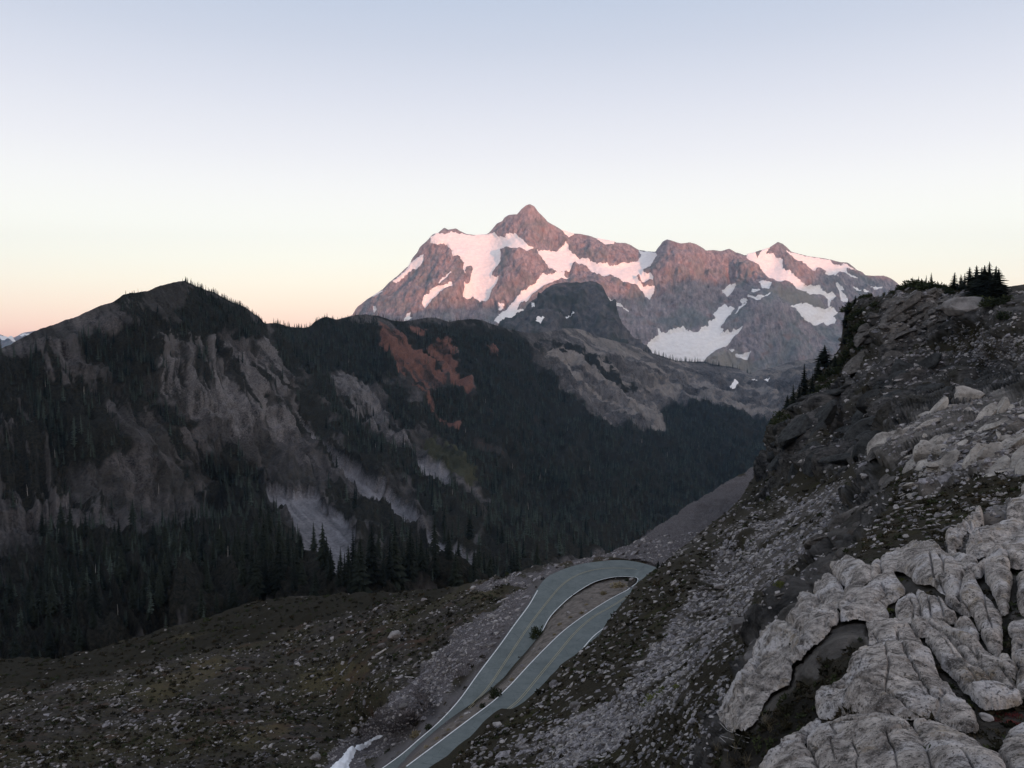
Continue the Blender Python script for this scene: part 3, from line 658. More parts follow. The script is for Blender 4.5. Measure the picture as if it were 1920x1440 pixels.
BARE = {
 'red': [[(710, 605), (747, 627), (767, 657), (793, 670), (820, 700), (837, 727), (823, 737), (810, 740), (793, 723), (767, 717), (740, 690), (720, 657), (710, 627)], [(773, 720), (800, 747), (820, 767), (860, 800), (857, 807), (827, 787), (800, 763), (780, 740)], [(813, 640), (833, 643), (847, 677), (850, 703), (867, 727), (880, 753), (867, 757), (843, 727), (827, 690), (803, 657)], [(903, 650), (920, 663), (923, 680), (913, 683), (900, 660)], [(768, 615), (800, 622), (790, 637), (770, 630)]],
 'rust': [[(910, 773), (920, 793), (967, 833), (1000, 857), (977, 847), (950, 830), (913, 793)], [(1000, 777), (1027, 780), (1023, 797), (1000, 790)], [(890, 830), (967, 887), (993, 900), (967, 893), (900, 847)]],
 'tan': [[(1100, 622), (1112, 631), (1146, 641), (1200, 658), (1221, 672), (1169, 673), (1146, 677), (1123, 658), (1110, 643)], [(1225, 733), (1250, 722), (1279, 733), (1281, 747), (1246, 754), (1233, 743)], [(1158, 743), (1183, 747), (1204, 770), (1233, 785), (1244, 808), (1233, 810), (1200, 797), (1173, 781)], [(1335, 735), (1377, 755), (1419, 766), (1445, 789), (1412, 777), (1367, 762)], [(1030, 667), (1060, 673), (1087, 693), (1123, 713), (1083, 700), (1040, 687)], [(1410, 703), (1450, 692), (1510, 680), (1500, 690), (1450, 705), (1400, 725), (1385, 720)], [(1200, 690), (1240, 715), (1225, 720), (1205, 705)], [(1240, 752), (1290, 750), (1350, 735), (1345, 755), (1290, 762)]],
 'scree': [[(553, 783), (573, 817), (607, 853), (647, 880), (700, 920), (740, 943), (783, 990), (760, 980), (713, 953), (677, 930), (640, 897), (610, 870), (577, 837), (563, 807)], [(500, 920), (550, 937), (590, 927), (600, 953), (633, 973), (663, 1007), (660, 1040), (640, 1090), (600, 1075), (577, 1060), (560, 1020), (540, 973), (513, 943)], [(770, 853), (793, 863), (833, 893), (840, 913), (810, 920), (793, 897), (777, 870)], [(803, 1007), (833, 1027), (870, 1040), (900, 1060), (880, 1080), (840, 1050)], [(613, 953), (650, 1000), (640, 1005), (615, 970)]],
 'grass': [[(787, 833), (810, 813), (847, 847), (873, 887), (897, 920), (867, 920), (833, 893), (800, 860)], [(690, 905), (720, 915), (740, 935), (715, 925)]],
 'cliff': [[(283, 650), (350, 655), (433, 667), (480, 713), (467, 800), (367, 797), (300, 740)], [(420, 700), (483, 737), (478, 797), (455, 830), (425, 800)], [(470, 620), (530, 660), (545, 760), (560, 800), (520, 830), (490, 760)], [(600, 690), (640, 700), (700, 745), (760, 800), (770, 840), (700, 800), (640, 760)]],
 'brush': [[(607, 920), (667, 933), (713, 953), (767, 990), (817, 1027), (733, 1027), (667, 987), (627, 960)], [(560, 700), (600, 780), (630, 860), (590, 830), (560, 770)], [(1000, 640), (1066, 650), (1140, 690), (1200, 740), (1160, 740), (1060, 690)]],
}
rag = 14 * fbm(np.stack([RDG.PX / 26, RDG.PY / 26, RDG.PX * 0], -1), 4, 21) 
rag2 = 12 * fbm(np.stack([RDG.PX / 8, RDG.PY / 15, RDG.PX * 0], -1), 4, 22)
th = np.radians(np.interp(RDG.PX, [-260, 200, 420, 600, 900, 1300, 1720], [82, 72, 62, 50, 45, 36, 20]))
uc = (RDG.PX - 700) * np.sin(th) - (RDG.PY - 800) * np.cos(th); ua = (RDG.PX - 700) * np.cos(th) + (RDG.PY - 800) * np.sin(th)
def fall(a, b, sd, oc=3): return fbm(np.stack([uc / a, ua / b, uc * 0], -1), oc, sd)
st = fall(16, 130, 23) + .7 * fall(7, 60, 24) + .45 * fall(3, 20, 25, 2)
A = {k: sstep(-2.5, 3, polys_sd(RDG.PX, RDG.PY, BARE[k]) + (rag + rag2) * s + st * t + (4.0 if k == 'scree' else 0)) for k, s, t in (('red', .2, 7), ('rust', .2, 6), ('tan', .5, 7), ('scree', .12, 4), ('grass', .4, 8), ('cliff', .8, 14), ('brush', .8, 10))}
A['red'] = A['red'] * (.35 + .65 * sstep(-.45, .25, st)); A['rust'] = A['rust'] * .4
A['cliff'] = A['cliff'] * (.45 + .55 * sstep(-.35, .45, st))
bench = sstep(985, 1060, RDG.PX) * (1 - sstep(-4, 8, polys_sd(RDG.PX, RDG.PY, TREES['main']) + .4 * rag))
A['tan'] = np.maximum(A['tan'], bench * sstep(.0, .5, st + .6 * fbm(RDG.P / 90, 4, 43)) * .85)
A['cliff'] = np.maximum(A['cliff'], bench * .8)
treesd = {k: polys_sd(RDG.PX, RDG.PY, v) for k, v in TREES.items()}
tall = np.maximum.reduce(list(treesd.values()))
veg = np.maximum(sstep(-8, 10, tall + rag), A['brush'])
lb = fbm(RDG.P / 160, 5, 41) + 0.25 * fbm(RDG.P / 40, 3, 42)
veg = np.maximum(veg, sstep(0.10, 0.34, lb - .30 * st) * (1 - .75 * bench) * (1 - 0.7 * A['cliff']))
bare = np.maximum.reduce([A['red'], A['rust'] * .8, A['tan'], A['scree']])
veg = veg * (1 - bare) * (1 - 0.8 * A['grass'])
Yk = np.clip(RDG.Y / 1500, .3, 2.5)
q = RDG.P * np.array([1, .35, .4])
d = 20 * ridged(q / 190, 2, 51) + 11 * ridged(q / 62, 3, 52) + 5.5 * ridged(RDG.P * np.array([1, .5, .4]) / 22, 3, 53) + 2.2 * ridged(RDG.P * np.array([1, .6, .5]) / 8, 2, 56)
w1, w2, wid = worley(RDG.P * np.array([1, .5, .5]) / 34, 54)
d = d + (7 * (w2 - w1) + 5 * wid) * (0.35 + 0.65 * A['cliff'])
gul = -np.abs(fall(46, 330, 26, 2)) * 26 - np.abs(fall(18, 130, 27, 2)) * 11 + fall(7, 42, 28, 2) * 4.5
d = d * .75 + gul + 12
d = d * (1 - .75 * A['scree']) * (0.35 + .65 * np.clip(Yk, 0, 1.4)) + 1.6 * veg * fbm(RDG.P / 5, 2, 55)
RDG.displace((d - 12 * np.clip(Yk, .3, 1)) * (0.1 + 0.9 * sstep(0, .10, RDG.v)[:, None]), 0.2)
ridge = RDG.build('ridge', MT['ridge'], dict(veg=veg, red=np.maximum(A['red'], A['rust'] * .55), tan=A['tan'], scree=A['scree'], grass=A['grass'], cliff=A['cliff'], streak=np.clip(.5 + .55 * st, 0, 1)), 700, 420)
tag(ridge, kind='structure')
for q in ([(1366, 733), (1372, 727), (1379, 721), (1382, 727), (1375, 733), (1368, 736)], [(1408, 719), (1415, 715), (1419, 716), (1412, 721)], [(1433, 715), (1443, 713), (1438, 718)]):
    patch(RDG, q, 0.8, lambda sd, P, N, a, b: P + N * 5, 'snow_patch', MT['snow'], ridge, rag=1.0, ragscale=5, grow=.6)

# ------------------------------------------------------------------ the high ridge behind the camera that shades the valley
tx = [(560, 600), (700, 592), (800, 588), (870, 572), (950, 574), (1040, 545), (1130, 553), (1190, 560), (1230, 540), (1280, 522), (1330, 528), (1360, 524), (1400, 532), (1440, 528), (1500, 540), (1545, 506), (1600, 500), (1700, 500), (1900, 520)]
TX = np.linspace(-200, 1900, 130); TY = np.interp(TX, *np.array(tx).T)
Pt = MTN.pos(np.clip(TX, 565, 1890), np.maximum(TY, MTN.ftop(np.clip(TX, 565, 1890)) + 1))
WY = -4200.0
t = (Pt[:, 1] - WY) / (-SDIR[1])
HX = Pt[:, 0] + SDIR[0] * t; HZ = Pt[:, 2] + SDIR[2] * t
wx = np.linspace(-11800, 14300, 260)
o = np.argsort(HX)
hz = np.interp(wx, HX[o], HZ[o])
hz = np.maximum(hz, 1500 * (1 - sstep(3000, 5500, wx)))
hz = np.minimum(hz, 1850) + np.where((wx < HX.min()) | (wx > HX.max()), 60 * np.sin(wx / 700), 0)
prof = [(-1800, -480), (-1400, -150), (-800, .45), (-350, .8), (0, 1.0), (400, .8), (1200, .4), (2600, -480)]
V = []
for dy, zz in prof:
    z = hz * zz if abs(zz) <= 1 else np.full(len(wx), zz)
    p = np.stack([wx, np.full(len(wx), WY - dy), z], -1)
    if dy != 0: p[:, 2] += 90 * fbm(p / 900, 4, 61)
    V.append(p)
V = np.array(V); gi = np.arange(V.shape[0] * V.shape[1]).reshape(V.shape[:2])
wr = link('mountain_ridge', mesh_np('mountain_ridge', V, np.stack([gi[:-1, :-1], gi[1:, :-1], gi[1:, 1:], gi[:-1, 1:]], -1).reshape(-1, 4)), MT['ridge'])
tag(wr, kind='structure')

# ------------------------------------------------------------------ the air
hb = bmesh.new(); bmesh.ops.create_cube(hb, size=1.0)
hm_ = bpy.data.meshes.new('haze'); hb.to_mesh(hm_); hb.free()
hz_mat = bpy.data.materials.new('haze_air'); hz_mat.use_nodes = True
hn = hz_mat.node_tree.nodes; hn.clear()
ho = hn.new('ShaderNodeOutputMaterial'); hv = hn.new('ShaderNodeVolumePrincipled')
hv.inputs['Density'].default_value = 2.1e-5
hv.inputs['Color'].default_value = (0.36, 0.64, 1.0, 1)
hv.inputs['Anisotropy'].default_value = 0.0
hz_mat.node_tree.links.new(hv.outputs[0], ho.inputs['Volume'])
haze = link('haze', hm_, hz_mat)
haze.scale = (26900, 23400, 471.5 + 1960); haze.location = (1250, 5000, (1960 - 471.5) / 2)
tag(haze, 'thin blue evening haze filling the air over the valley', 'haze', None, 'stuff')

# ------------------------------------------------------------------ meadow, road bench and the gravel slope beyond the bend
def zl(py): return -50.5 - (np.asarray(py, float) - 1055) * 0.0236     # lower branch of the road
def zr(py): return -50.0 + (np.asarray(py, float) - 1090) * 0.0158     # upper branch
OUT_L = [(690, 1460), (721, 1439), (755, 1414), (785, 1388), (822, 1356), (860, 1315), (897, 1264), (935, 1214), (965, 1172), (991, 1137), (1008, 1108), (1026, 1086), (1050, 1073), (1085, 1061), (1122, 1055), (1160, 1052), (1197, 1056), (1231, 1066)]
YEL_L = [(800, 1410), (840, 1370), (886, 1322), (916, 1289), (954, 1232), (991, 1176), (1029, 1126), (1055, 1097), (1085, 1078), (1122, 1068), (1160, 1066), (1197, 1069), (1222, 1077)]
INN_L = [(700, 1476), (745, 1441), (770, 1413), (795, 1389), (838, 1353), (886, 1319), (920, 1293), (945, 1271), (966, 1245), (986, 1223), (1016, 1186), (1032, 1157), (1059, 1129), (1085, 1109), (1115, 1092), (1145, 1084), (1167, 1082), (1190, 1083)]
INN_R = [(740, 1455), (762, 1439), (822, 1394), (879, 1351), (924, 1317), (954, 1289), (991, 1249), (1025, 1214), (1059, 1182), (1100, 1152), (1141, 1126), (1175, 1108), (1194, 1094), (1195, 1087)]
YEL_R = [(795, 1460), (819, 1439), (852, 1414), (900, 1376), (946, 1337), (976, 1311), (1010, 1270), (1044, 1229), (1077, 1189), (1111, 1159), (1145, 1139), (1175, 1120), (1210, 1098), (1228, 1084)]
OUT_R = [(850, 1475), (880, 1445), (935, 1398), (985, 1355), (1025, 1312), (1065, 1260), (1107, 1204), (1134, 1180), (1165, 1158), (1200, 1132), (1235, 1105), (1262, 1082)]
g_ctrl = [(-260, 1450, 118), (-260, 1262, 270), (0, 1450, 116), (0, 1330, 165), (0, 1240, 245), (330, 1172, 268), (300, 1300, 170), (300, 1450, 115), (480, 1128, 268), (620, 1116, 252), (600, 1250, 180), (600, 1450, 112),
          (760, 1105, 232), (890, 1098, 208), (800, 1200, 160), (700, 1330, 139), (780, 1290, 136), (762, 1340, 123), (950, 1088, 190), (1040, 1062, 182), (1100, 1044, 185), (1150, 1031, 195), (1210, 1000, 220), (1300, 940, 270), (1400, 880, 330), (1440, 850, 360), (1500, 830, 400), (1250, 1040, 178), (1300, 1005, 210), (1400, 950, 280),
          (-260, 1560, 85), (300, 1560, 84), (600, 1560, 82), (1000, 1560, 75), (1300, 1400, 60), (1300, 1200, 95), (1450, 1000, 200)]
def add_line(pts, z, every=1):
    for (x, y) in pts[::every]:
        P = at_z(x, y, float(z(y)))
        g_ctrl.append((x, y, P[1]))
add_line(OUT_L[1:], zl); add_line(INN_R[1:-2], lambda y: zr(y) + 0.05); add_line(OUT_R[1:], zr); add_line([p for p in YEL_L if p[1] < 1330], zl)
add_line([(1180, 1084), (1167, 1083), (1145, 1086), (1110, 1098)], zl)
add_line([(965, 1264), (935, 1292), (900, 1320), (860, 1347), (825, 1374), (795, 1402)], lambda y: zr(y) - 1.0); add_line([(1075, 1140), (1040, 1180)], lambda y: zr(y) - .9)
MEA = Layer(-260, 1520, 2.2, [(-260, 1262), (-100, 1250), (0, 1240), (60, 1235), (124, 1231), (140, 1226), (200, 1210), (250, 1197), (330, 1176), (400, 1158), (440, 1142), (480, 1131), (560, 1122), (620, 1117), (700, 1110), (800, 1104), (880, 1100), (900, 1092), (950, 1082), (1000, 1066), (1040, 1057), (1080, 1050), (1110, 1044), (1150, 1032), (1180, 1018), (1210, 1003), (1250, 977), (1300, 944), (1350, 912), (1400, 884), (1430, 862), (1450, 845), (1520, 830)],
            [(-260, 1500), (700, 1500), (1000, 1500), (1300, 1300), (1520, 1000)], 190, g_ctrl)
road_poly = OUT_L + [(1262, 1082)] + OUT_R[::-1]
road_only = np.maximum(poly_sd(MEA.PX, MEA.PY, OUT_L + INN_L[::-1]), poly_sd(MEA.PX, MEA.PY, [(1145, 1050), (1200, 1050), (1270, 1075)] + OUT_R[::-1] + INN_R))
roadsd = poly_sd(MEA.PX, MEA.PY, road_poly)
medsd = poly_sd(MEA.PX, MEA.PY, INN_R[:-2] + [(1180, 1084), (1145, 1085), (1115, 1093), (1085, 1110), (1059, 1130), (1032, 1158), (1016, 1187), (988, 1222), (968, 1245), (947, 1271), (922, 1293), (888, 1319), (840, 1353), (797, 1389), (772, 1413), (747, 1441), (700, 1476)])
far_from_road = sstep(2, 28, -np.maximum(roadsd, -1e3))
lod = 1507.0 / MEA.Y
d = 1.3 * nz(MEA, 26, 3, 71) + 0.75 * ridged(MEA.P / 9, 3, 72) * .5 + 0.35 * nz(MEA, 2.6, 3, 73)
MEA.displace(d * far_from_road + 0.22 * nz(MEA, 1.8, 3, 74) * sstep(4, 10, medsd) - 0.3 * (1 - sstep(3, 12, -np.maximum(poly_sd(MEA.PX, MEA.PY, OUT_L + INN_L[::-1]), poly_sd(MEA.PX, MEA.PY, OUT_R[::-1] + INN_R)))), 0.5)
sdL = poly_sd(MEA.PX, MEA.PY, OUT_L + INN_L[::-1]); sdR = poly_sd(MEA.PX, MEA.PY, [(1145, 1050), (1200, 1050), (1270, 1075)] + OUT_R[::-1] + INN_R)
zz = np.where(sdL > sdR, zl(MEA.PY), zr(MEA.PY)); zz = np.where(MEA.PX > 1185, -50.9, zz)
flat = at_z(MEA.PX, MEA.PY, zz - 0.28 - 0.6 * sstep(2, 8, np.maximum(sdL, sdR)))
wgt = sstep(-2.5, 0.5, np.maximum(sdL, sdR))[..., None]
for ln_, zf_ in ((INN_R, zr), (OUT_L, zl)):
    we = (1 - sstep(4, 13, line_dist(MEA.PX, MEA.PY, ln_)))[..., None]
    MEA.P = MEA.P * (1 - we) + at_z(MEA.PX, MEA.PY, zf_(MEA.PY) - 0.14) * we
MEA.P = MEA.P * (1 - wgt) + flat * wgt
rg = 26 * fbm(np.stack([MEA.PX / 60, MEA.PY / 22, MEA.PX * 0], -1), 4, 75)
mk = lambda polys, s=1.0, w=6: sstep(-w, w, polys_sd(MEA.PX, MEA.PY, polys) + rg * s)
gravel = mk([[(1010, 1085), (1000, 1130), (960, 1165), (900, 1240), (840, 1310), (760, 1385), (690, 1445), (640, 1500), (720, 1500), (860, 1330), (1000, 1140), (1030, 1085)]], .2, 10)
gravel = np.maximum(gravel, 0.8 * sstep(-10, 5, line_dist(MEA.PX, MEA.PY, OUT_L[:-6]) * -1 + 12))
talus = mk([[(560, 1500), (640, 1400), (760, 1290), (860, 1190), (960, 1110), (1000, 1095), (1010, 1130), (900, 1240), (800, 1350), (680, 1450), (640, 1500)], [(880, 1102), (960, 1082), (1040, 1060), (1120, 1045), (1060, 1075), (960, 1105)], [(1110, 1046), (1440, 850), (1520, 830), (1500, 960), (1300, 1060), (1180, 1050)]], .7)
gold = mk([[(230, 1300), (320, 1265), (400, 1235), (440, 1245), (380, 1290), (290, 1320)], [(560, 1260), (640, 1240), (700, 1255), (640, 1290), (560, 1300)], [(300, 1200), (360, 1188), (385, 1192), (350, 1205)], [(420, 1400), (520, 1350), (560, 1360), (480, 1410)], [(840, 1120), (930, 1110), (960, 1120), (900, 1135)]], .5, 10) * .5
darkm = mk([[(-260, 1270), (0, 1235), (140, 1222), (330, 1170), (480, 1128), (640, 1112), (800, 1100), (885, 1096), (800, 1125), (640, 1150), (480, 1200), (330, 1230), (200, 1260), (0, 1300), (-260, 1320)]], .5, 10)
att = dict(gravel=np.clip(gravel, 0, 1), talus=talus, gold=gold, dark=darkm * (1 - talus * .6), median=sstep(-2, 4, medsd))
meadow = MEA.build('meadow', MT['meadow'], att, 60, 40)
tag(meadow, kind='structure')

# ------------------------------------------------------------------ the road
def resample(P, n):
    P = np.asarray(P, float)
    s = np.concatenate([[0], np.cumsum(np.linalg.norm(np.diff(P, axis=0), axis=1))])
    # smooth curve through the points (Catmull-Rom)
    t = np.linspace(0, s[-1], n); i = np.clip(np.searchsorted(s, t, 'right') - 1, 0, len(P) - 2)
    u = (t - s[i]) / np.maximum(s[i + 1] - s[i], 1e-9)
    u = u[:, None]
    p0 = P[np.maximum(i - 1, 0)]; p1 = P[i]; p2 = P[i + 1]; p3 = P[np.minimum(i + 2, len(P) - 1)]
    return 0.5 * ((2 * p1) + (-p0 + p2) * u + (2 * p0 - 5 * p1 + 4 * p2 - p3) * u ** 2 + (-p0 + 3 * p1 - 3 * p2 + p3) * u ** 3)
def world_line(pts, zf, n=160):
    q = resample(pts, n)
    return at_z(q[:, 0], q[:, 1], zf(q[:, 1]))
# edges of the paving: outer edge round the bend and back, inner edge likewise
outer = np.concatenate([world_line(OUT_L, zl, 150), world_line([(1231, 1066), (1252, 1071), (1262, 1082)], lambda y: zl(y) * 0 - 50.6, 14)[1:], world_line(OUT_R[::-1], zr, 150)[1:]])
inner = np.concatenate([world_line(INN_L, zl, 150), world_line([(1190, 1083), (1196, 1085), (1195, 1087)], lambda y: zl(y) * 0 - 50.6, 14)[1:], world_line(INN_R[::-1], zr, 150)[1:]])
outer = resample(outer, 420); inner_r = np.empty_like(outer)
# pair every outer point with the inner edge, in order
inn = resample(inner, 420)
k = np.linspace(0, 1, 420)
inner_r = inn
NC = 9
grid = np.array([outer * (1 - f) + inner_r * f for f in np.linspace(-0.05, 1.0, NC)])
grid[:, :, 2] += 0.08
gi = np.arange(NC * 420).reshape(NC, 420)
Fq = np.stack([gi[:-1, :-1], gi[1:, :-1], gi[1:, 1:], gi[:-1, 1:]], -1).reshape(-1, 4)
road = link('road', mesh_np('road', grid.reshape(-1, 3), Fq), MT['asphalt'])
tag(road, kind='structure')
def stripe(name, mat, line, w, lift=0.11, off=0.0):
    L = resample(line, 240)
    t = np.gradient(L, axis=0); t[:, 2] = 0; t /= np.linalg.norm(t, axis=1, keepdims=True)
    s = np.stack([-t[:, 1], t[:, 0], t[:, 2] * 0], -1)
    V = np.concatenate([L + s * (off - w / 2), L + s * (off + w / 2)]); V[:, 2] += lift
    i = np.arange(239)
    return link(name, mesh_np(name, V, np.stack([i, i + 1, i + 241, i + 240], -1)), mat, road)
stripe('edge_line', MT['white'], world_line(OUT_L[:11], zl), 0.17)
stripe('edge_line', MT['white'], np.concatenate([world_line(INN_L[10:], zl, 80), world_line([(1190, 1083), (1196, 1086), (1194, 1094)], lambda y: zl(y) * 0 - 50.4, 20), world_line(INN_R[1:-2][::-1], zr, 160)]), 0.15, 0.12)
stripe('edge_line', MT['white'], world_line(OUT_R, zr), 0.17, 0.12, 0.25)
for off in (-0.13, 0.13):
    stripe('centre_line', MT['yellow'], world_line(YEL_L, zl), 0.075, 0.12, off)
    stripe('centre_line', MT['yellow'], world_line(YEL_R, zr), 0.075, 0.12, off)

# ------------------------------------------------------------------ the rocky hillside on the right, under the viewer's feet
h_top = [(760, 1500), (800, 1470), (840, 1438), (880, 1396), (905, 1366), (925, 1348), (940, 1338), (960, 1340), (985, 1322), (1000, 1306), (1025, 1280), (1051, 1250), (1077, 1233), (1098, 1214), (1112, 1201), (1122, 1192), (1134, 1173), (1145, 1158), (1160, 1138), (1175, 1120), (1186, 1106), (1197, 1093), (1215, 1081), (1229, 1070), (1240, 1062), (1265, 1038), (1290, 1017), (1315, 998), (1340, 977), (1370, 952), (1390, 934), (1400, 915), (1412, 895), (1425, 868), (1436, 848), (1440, 800), (1446, 784), (1462, 772), (1480, 748), (1492, 735), (1505, 722), (1528, 704), (1545, 690), (1562, 672), (1574, 650), (1579, 615), (1583, 585), (1590, 572), (1600, 562), (1612, 556), (1628, 553), (1640, 557), (1655, 557), (1668, 551), (1680, 541), (1692, 536), (1708, 531), (1722, 528), (1745, 531), (1765, 534), (1780, 537), (1800, 536), (1830, 540), (1860, 542), (1880, 540), (1890, 536), (1905, 534), (1920, 532), (1960, 528), (2080, 520)]
h_ctrl = [(760, 1520, 34), (840, 1445, 46), (925, 1350, 56), (1000, 1312, 61), (1110, 1214, 77), (1190, 1102, 108), (1240, 1062, 124), (1340, 977, 160), (1400, 915, 205), (1436, 848, 240), (1441, 790, 255), (1480, 748, 255), (1500, 724, 250), (1562, 672, 245), (1583, 585, 235), (1640, 557, 215), (1722, 528, 210), (1800, 536, 200), (1920, 532, 188), (2080, 520, 180),
          (1000, 1440, 38), (1100, 1350, 42), (1200, 1300, 41), (1200, 1440, 27), (1100, 1500, 26), (1250, 1200, 58), (1300, 1100, 82), (1400, 1000, 108), (1500, 930, 122), (1420, 1090, 58), (1310, 1260, 31), (1380, 1170, 39), (1490, 1020, 66), (1560, 940, 82), (1600, 875, 98), (1270, 1370, 23),
          (1660, 868, 56), (1620, 940, 44), (1560, 1020, 33), (1500, 1095, 25), (1440, 1170, 19), (1375, 1280, 14), (1340, 1370, 12),
          (1750, 970, 25), (1900, 960, 22), (1700, 1020, 19), (1850, 1020, 15.5), (1700, 860, 46), (1800, 830, 39), (1900, 790, 36), (1920, 860, 30), (1800, 890, 32), (2060, 900, 24), (2060, 780, 34), (1720, 920, 32),
          (1600, 1055, 17), (1750, 1040, 15), (1900, 1080, 11.6), (1500, 1150, 14), (1650, 1150, 12), (1800, 1170, 10.6), (1400, 1330, 10.8), (1500, 1290, 10.2), (1650, 1250, 9), (1800, 1280, 8.6), (1920, 1300, 8), (1550, 1400, 8.2), (1700, 1400, 7.2), (1900, 1440, 6.4), (1400, 1440, 9), (1550, 1520, 6.8), (1800, 1520, 5.8), (1290, 1440, 14), (2080, 1300, 7.6), (2080, 1100, 11), (2080, 1520, 5.5),
          (1650, 770, 135), (1550, 800, 158), (1800, 720, 125), (1700, 700, 160), (1900, 650, 125), (1900, 720, 98), (1600, 700, 200), (1700, 620, 192), (1800, 600, 178), (1520, 860, 138), (1460, 860, 200), (1650, 830, 104), (1850, 765, 74), (1750, 770, 95), (2080, 640, 110)]
HIL = Layer(760, 2080, 2.3, h_top, [(760, 1520), (2080, 1520)], 430, h_ctrl)
H = HIL; shp = H.PX.shape
rg = np.stack([H.PX / 42, H.PY / 30, H.PX * 0], -1)
rgn = 20 * fbm(rg, 4, 81) + 8 * fbm(rg * 3.1, 3, 82)
hm = lambda polys, s=1.0, w=5: sstep(-w, w, polys_sd(H.PX, H.PY, polys) + rgn * s)
# bare rock: cliff band, crest rocks, rib, blocky knoll, ledges and the outcrop in front
ROCKD = [[(1440, 790), (1480, 760), (1560, 745), (1640, 690), (1750, 660), (1900, 680), (1960, 720), (1960, 780), (1880, 770), (1760, 800), (1680, 830), (1640, 870), (1560, 890), (1500, 880), (1440, 930), (1380, 960), (1400, 900), (1440, 850)],
         [(1665, 862), (1690, 880), (1655, 960), (1600, 1030), (1540, 1090), (1470, 1180), (1400, 1290), (1350, 1400), (1300, 1500), (1290, 1440), (1340, 1330), (1400, 1210), (1480, 1100), (1560, 1000), (1610, 920)],
         [(1860, 560), (2000, 545), (2000, 640), (1900, 640), (1840, 620)], [(1480, 1250), (1560, 1165), (1630, 1160), (1630, 1200), (1560, 1290), (1490, 1300)],
         [(1590, 560), (1650, 560), (1700, 545), (1790, 545), (1830, 560), (1870, 590), (1860, 600), (1780, 640), (1700, 670), (1640, 690), (1580, 690), (1600, 640), (1640, 620), (1600, 590)]]
LIGHT = [[(1640, 870), (1700, 820), (1760, 800), (1830, 770), (1890, 756), (1960, 750), (1960, 890), (1900, 895), (1830, 890), (1790, 905), (1740, 930), (1720, 925), (1760, 880), (1700, 880)],
         [(1680, 560), (1760, 545), (1810, 560), (1790, 600), (1720, 640), (1660, 660), (1640, 640), (1700, 600)], [(1790, 590), (1830, 567), (1866, 577), (1840, 590), (1800, 605)],
         [(1770, 1040), (1800, 1005), (1840, 985), (1920, 960), (1990, 940), (1990, 1050), (1900, 1060), (1830, 1060)]]
GRAV = [[(1600, 700), (1640, 670), (1720, 640), (1740, 650), (1680, 700), (1610, 740)], [(1700, 690), (1800, 640), (1900, 590), (2000, 580), (2000, 700), (1850, 715), (1740, 730)], [(1880, 545), (2000, 535), (2000, 570), (1890, 570)], [(1230, 1060), (1300, 1010), (1420, 960), (1560, 910), (1640, 900), (1620, 960), (1540, 1010), (1440, 1100), (1340, 1220), (1260, 1330), (1150, 1400), (1000, 1470), (920, 1440), (1000, 1390), (1150, 1300), (1230, 1210), (1290, 1120)]]
VEG = [[(1150, 1180), (1240, 1062), (1330, 1000), (1400, 990), (1330, 1060), (1290, 1110), (1230, 1160), (1190, 1230), (1110, 1260), (1000, 1340), (930, 1390), (850, 1450), (880, 1390), (1000, 1312)],
       [(1640, 990), (1700, 930), (1780, 925), (1960, 900), (1960, 960), (1850, 985), (1780, 1020), (1740, 1035), (1650, 1040), (1600, 1050)], [(1440, 800), (1480, 748), (1540, 690), (1575, 640), (1588, 580), (1650, 570), (1630, 620), (1650, 650), (1640, 680), (1600, 715), (1540, 755), (1470, 800)],
       [(1300, 930), (1420, 900), (1480, 890), (1420, 930), (1330, 985)], [(1660, 880), (1720, 870), (1700, 920), (1650, 930)], [(1480, 1290), (1560, 1220), (1620, 1190), (1600, 1240), (1540, 1320), (1450, 1400), (1380, 1420), (1400, 1380)]]
rock = np.maximum(hm(ROCKD), 0); light = hm(LIGHT, .7); grav = hm(GRAV, .9, 8); vegm = hm(VEG, .8, 8)
patchy = fbm(H.P / 9.0, 4, 84) + .5 * fbm(H.P / 2.5, 3, 85)
rock = np.clip(np.maximum(rock * sstep(-.42, -.02, patchy + .25), light) * (1 - .85 * vegm * (1 - light)), 0, 1)
light = light * (1 - .5 * sstep(.15, .4, -patchy))
grav = grav * sstep(-.6, .0, patchy) * (1 - rock) * (1 - .8 * vegm)
# relief: several sizes, each only where it is coarser than the mesh
strat = np.array([0.86, 0.12, 0.5]); strat /= np.linalg.norm(strat)
def squash(P, k):
    a = P @ strat
    return P - (1 - k) * a[..., None] * strat
d = np.zeros(shp)
px_m = 1507.0 / H.Y
row_m = np.linalg.norm(np.gradient(H.P, axis=0), axis=-1)
for lam, amp in ((22, .10), (9, .10), (3.6, .10), (1.5, .085), (.6, .075), (.25, .07)):
    w = sstep(4, 9, lam * px_m) * (1 - sstep(260, 420, lam * px_m))
    w = w * sstep(1.2, 3.5, lam / row_m)
    if w.max() < .01: continue
    a = ridged(squash(H.P, .4) / lam, 2, int(lam * 10)) - .4
    b = fbm(H.P / lam, 2, int(lam * 10) + 3)
    w1, w2, wid = worley(squash(H.P, .45) / lam, int(lam * 7))
    blk = (1.1 * (wid - .5) + 0.8 * sstep(0.0, .22, w2 - w1) - .5)
    d += lam * amp * w * (rock * (0.75 * a + 1.6 * blk) + (1 - rock) * .55 * b)
OUTC = [[(1350, 1440), (1350, 1330), (1400, 1220), (1470, 1150), (1530, 1090), (1570, 1040), (1650, 1035), (1780, 1030), (1960, 1040), (2080, 1040), (2080, 1520), (1350, 1520)]]
outc = sstep(-6, 10, polys_sd(H.PX, H.PY, OUTC))
fade = (0.25 + .75 * sstep(0, .05, H.v)[:, None])
H.displace(d * fade * (1 - .6 * outc) - 0.007 * H.Y * outc, 0.25)
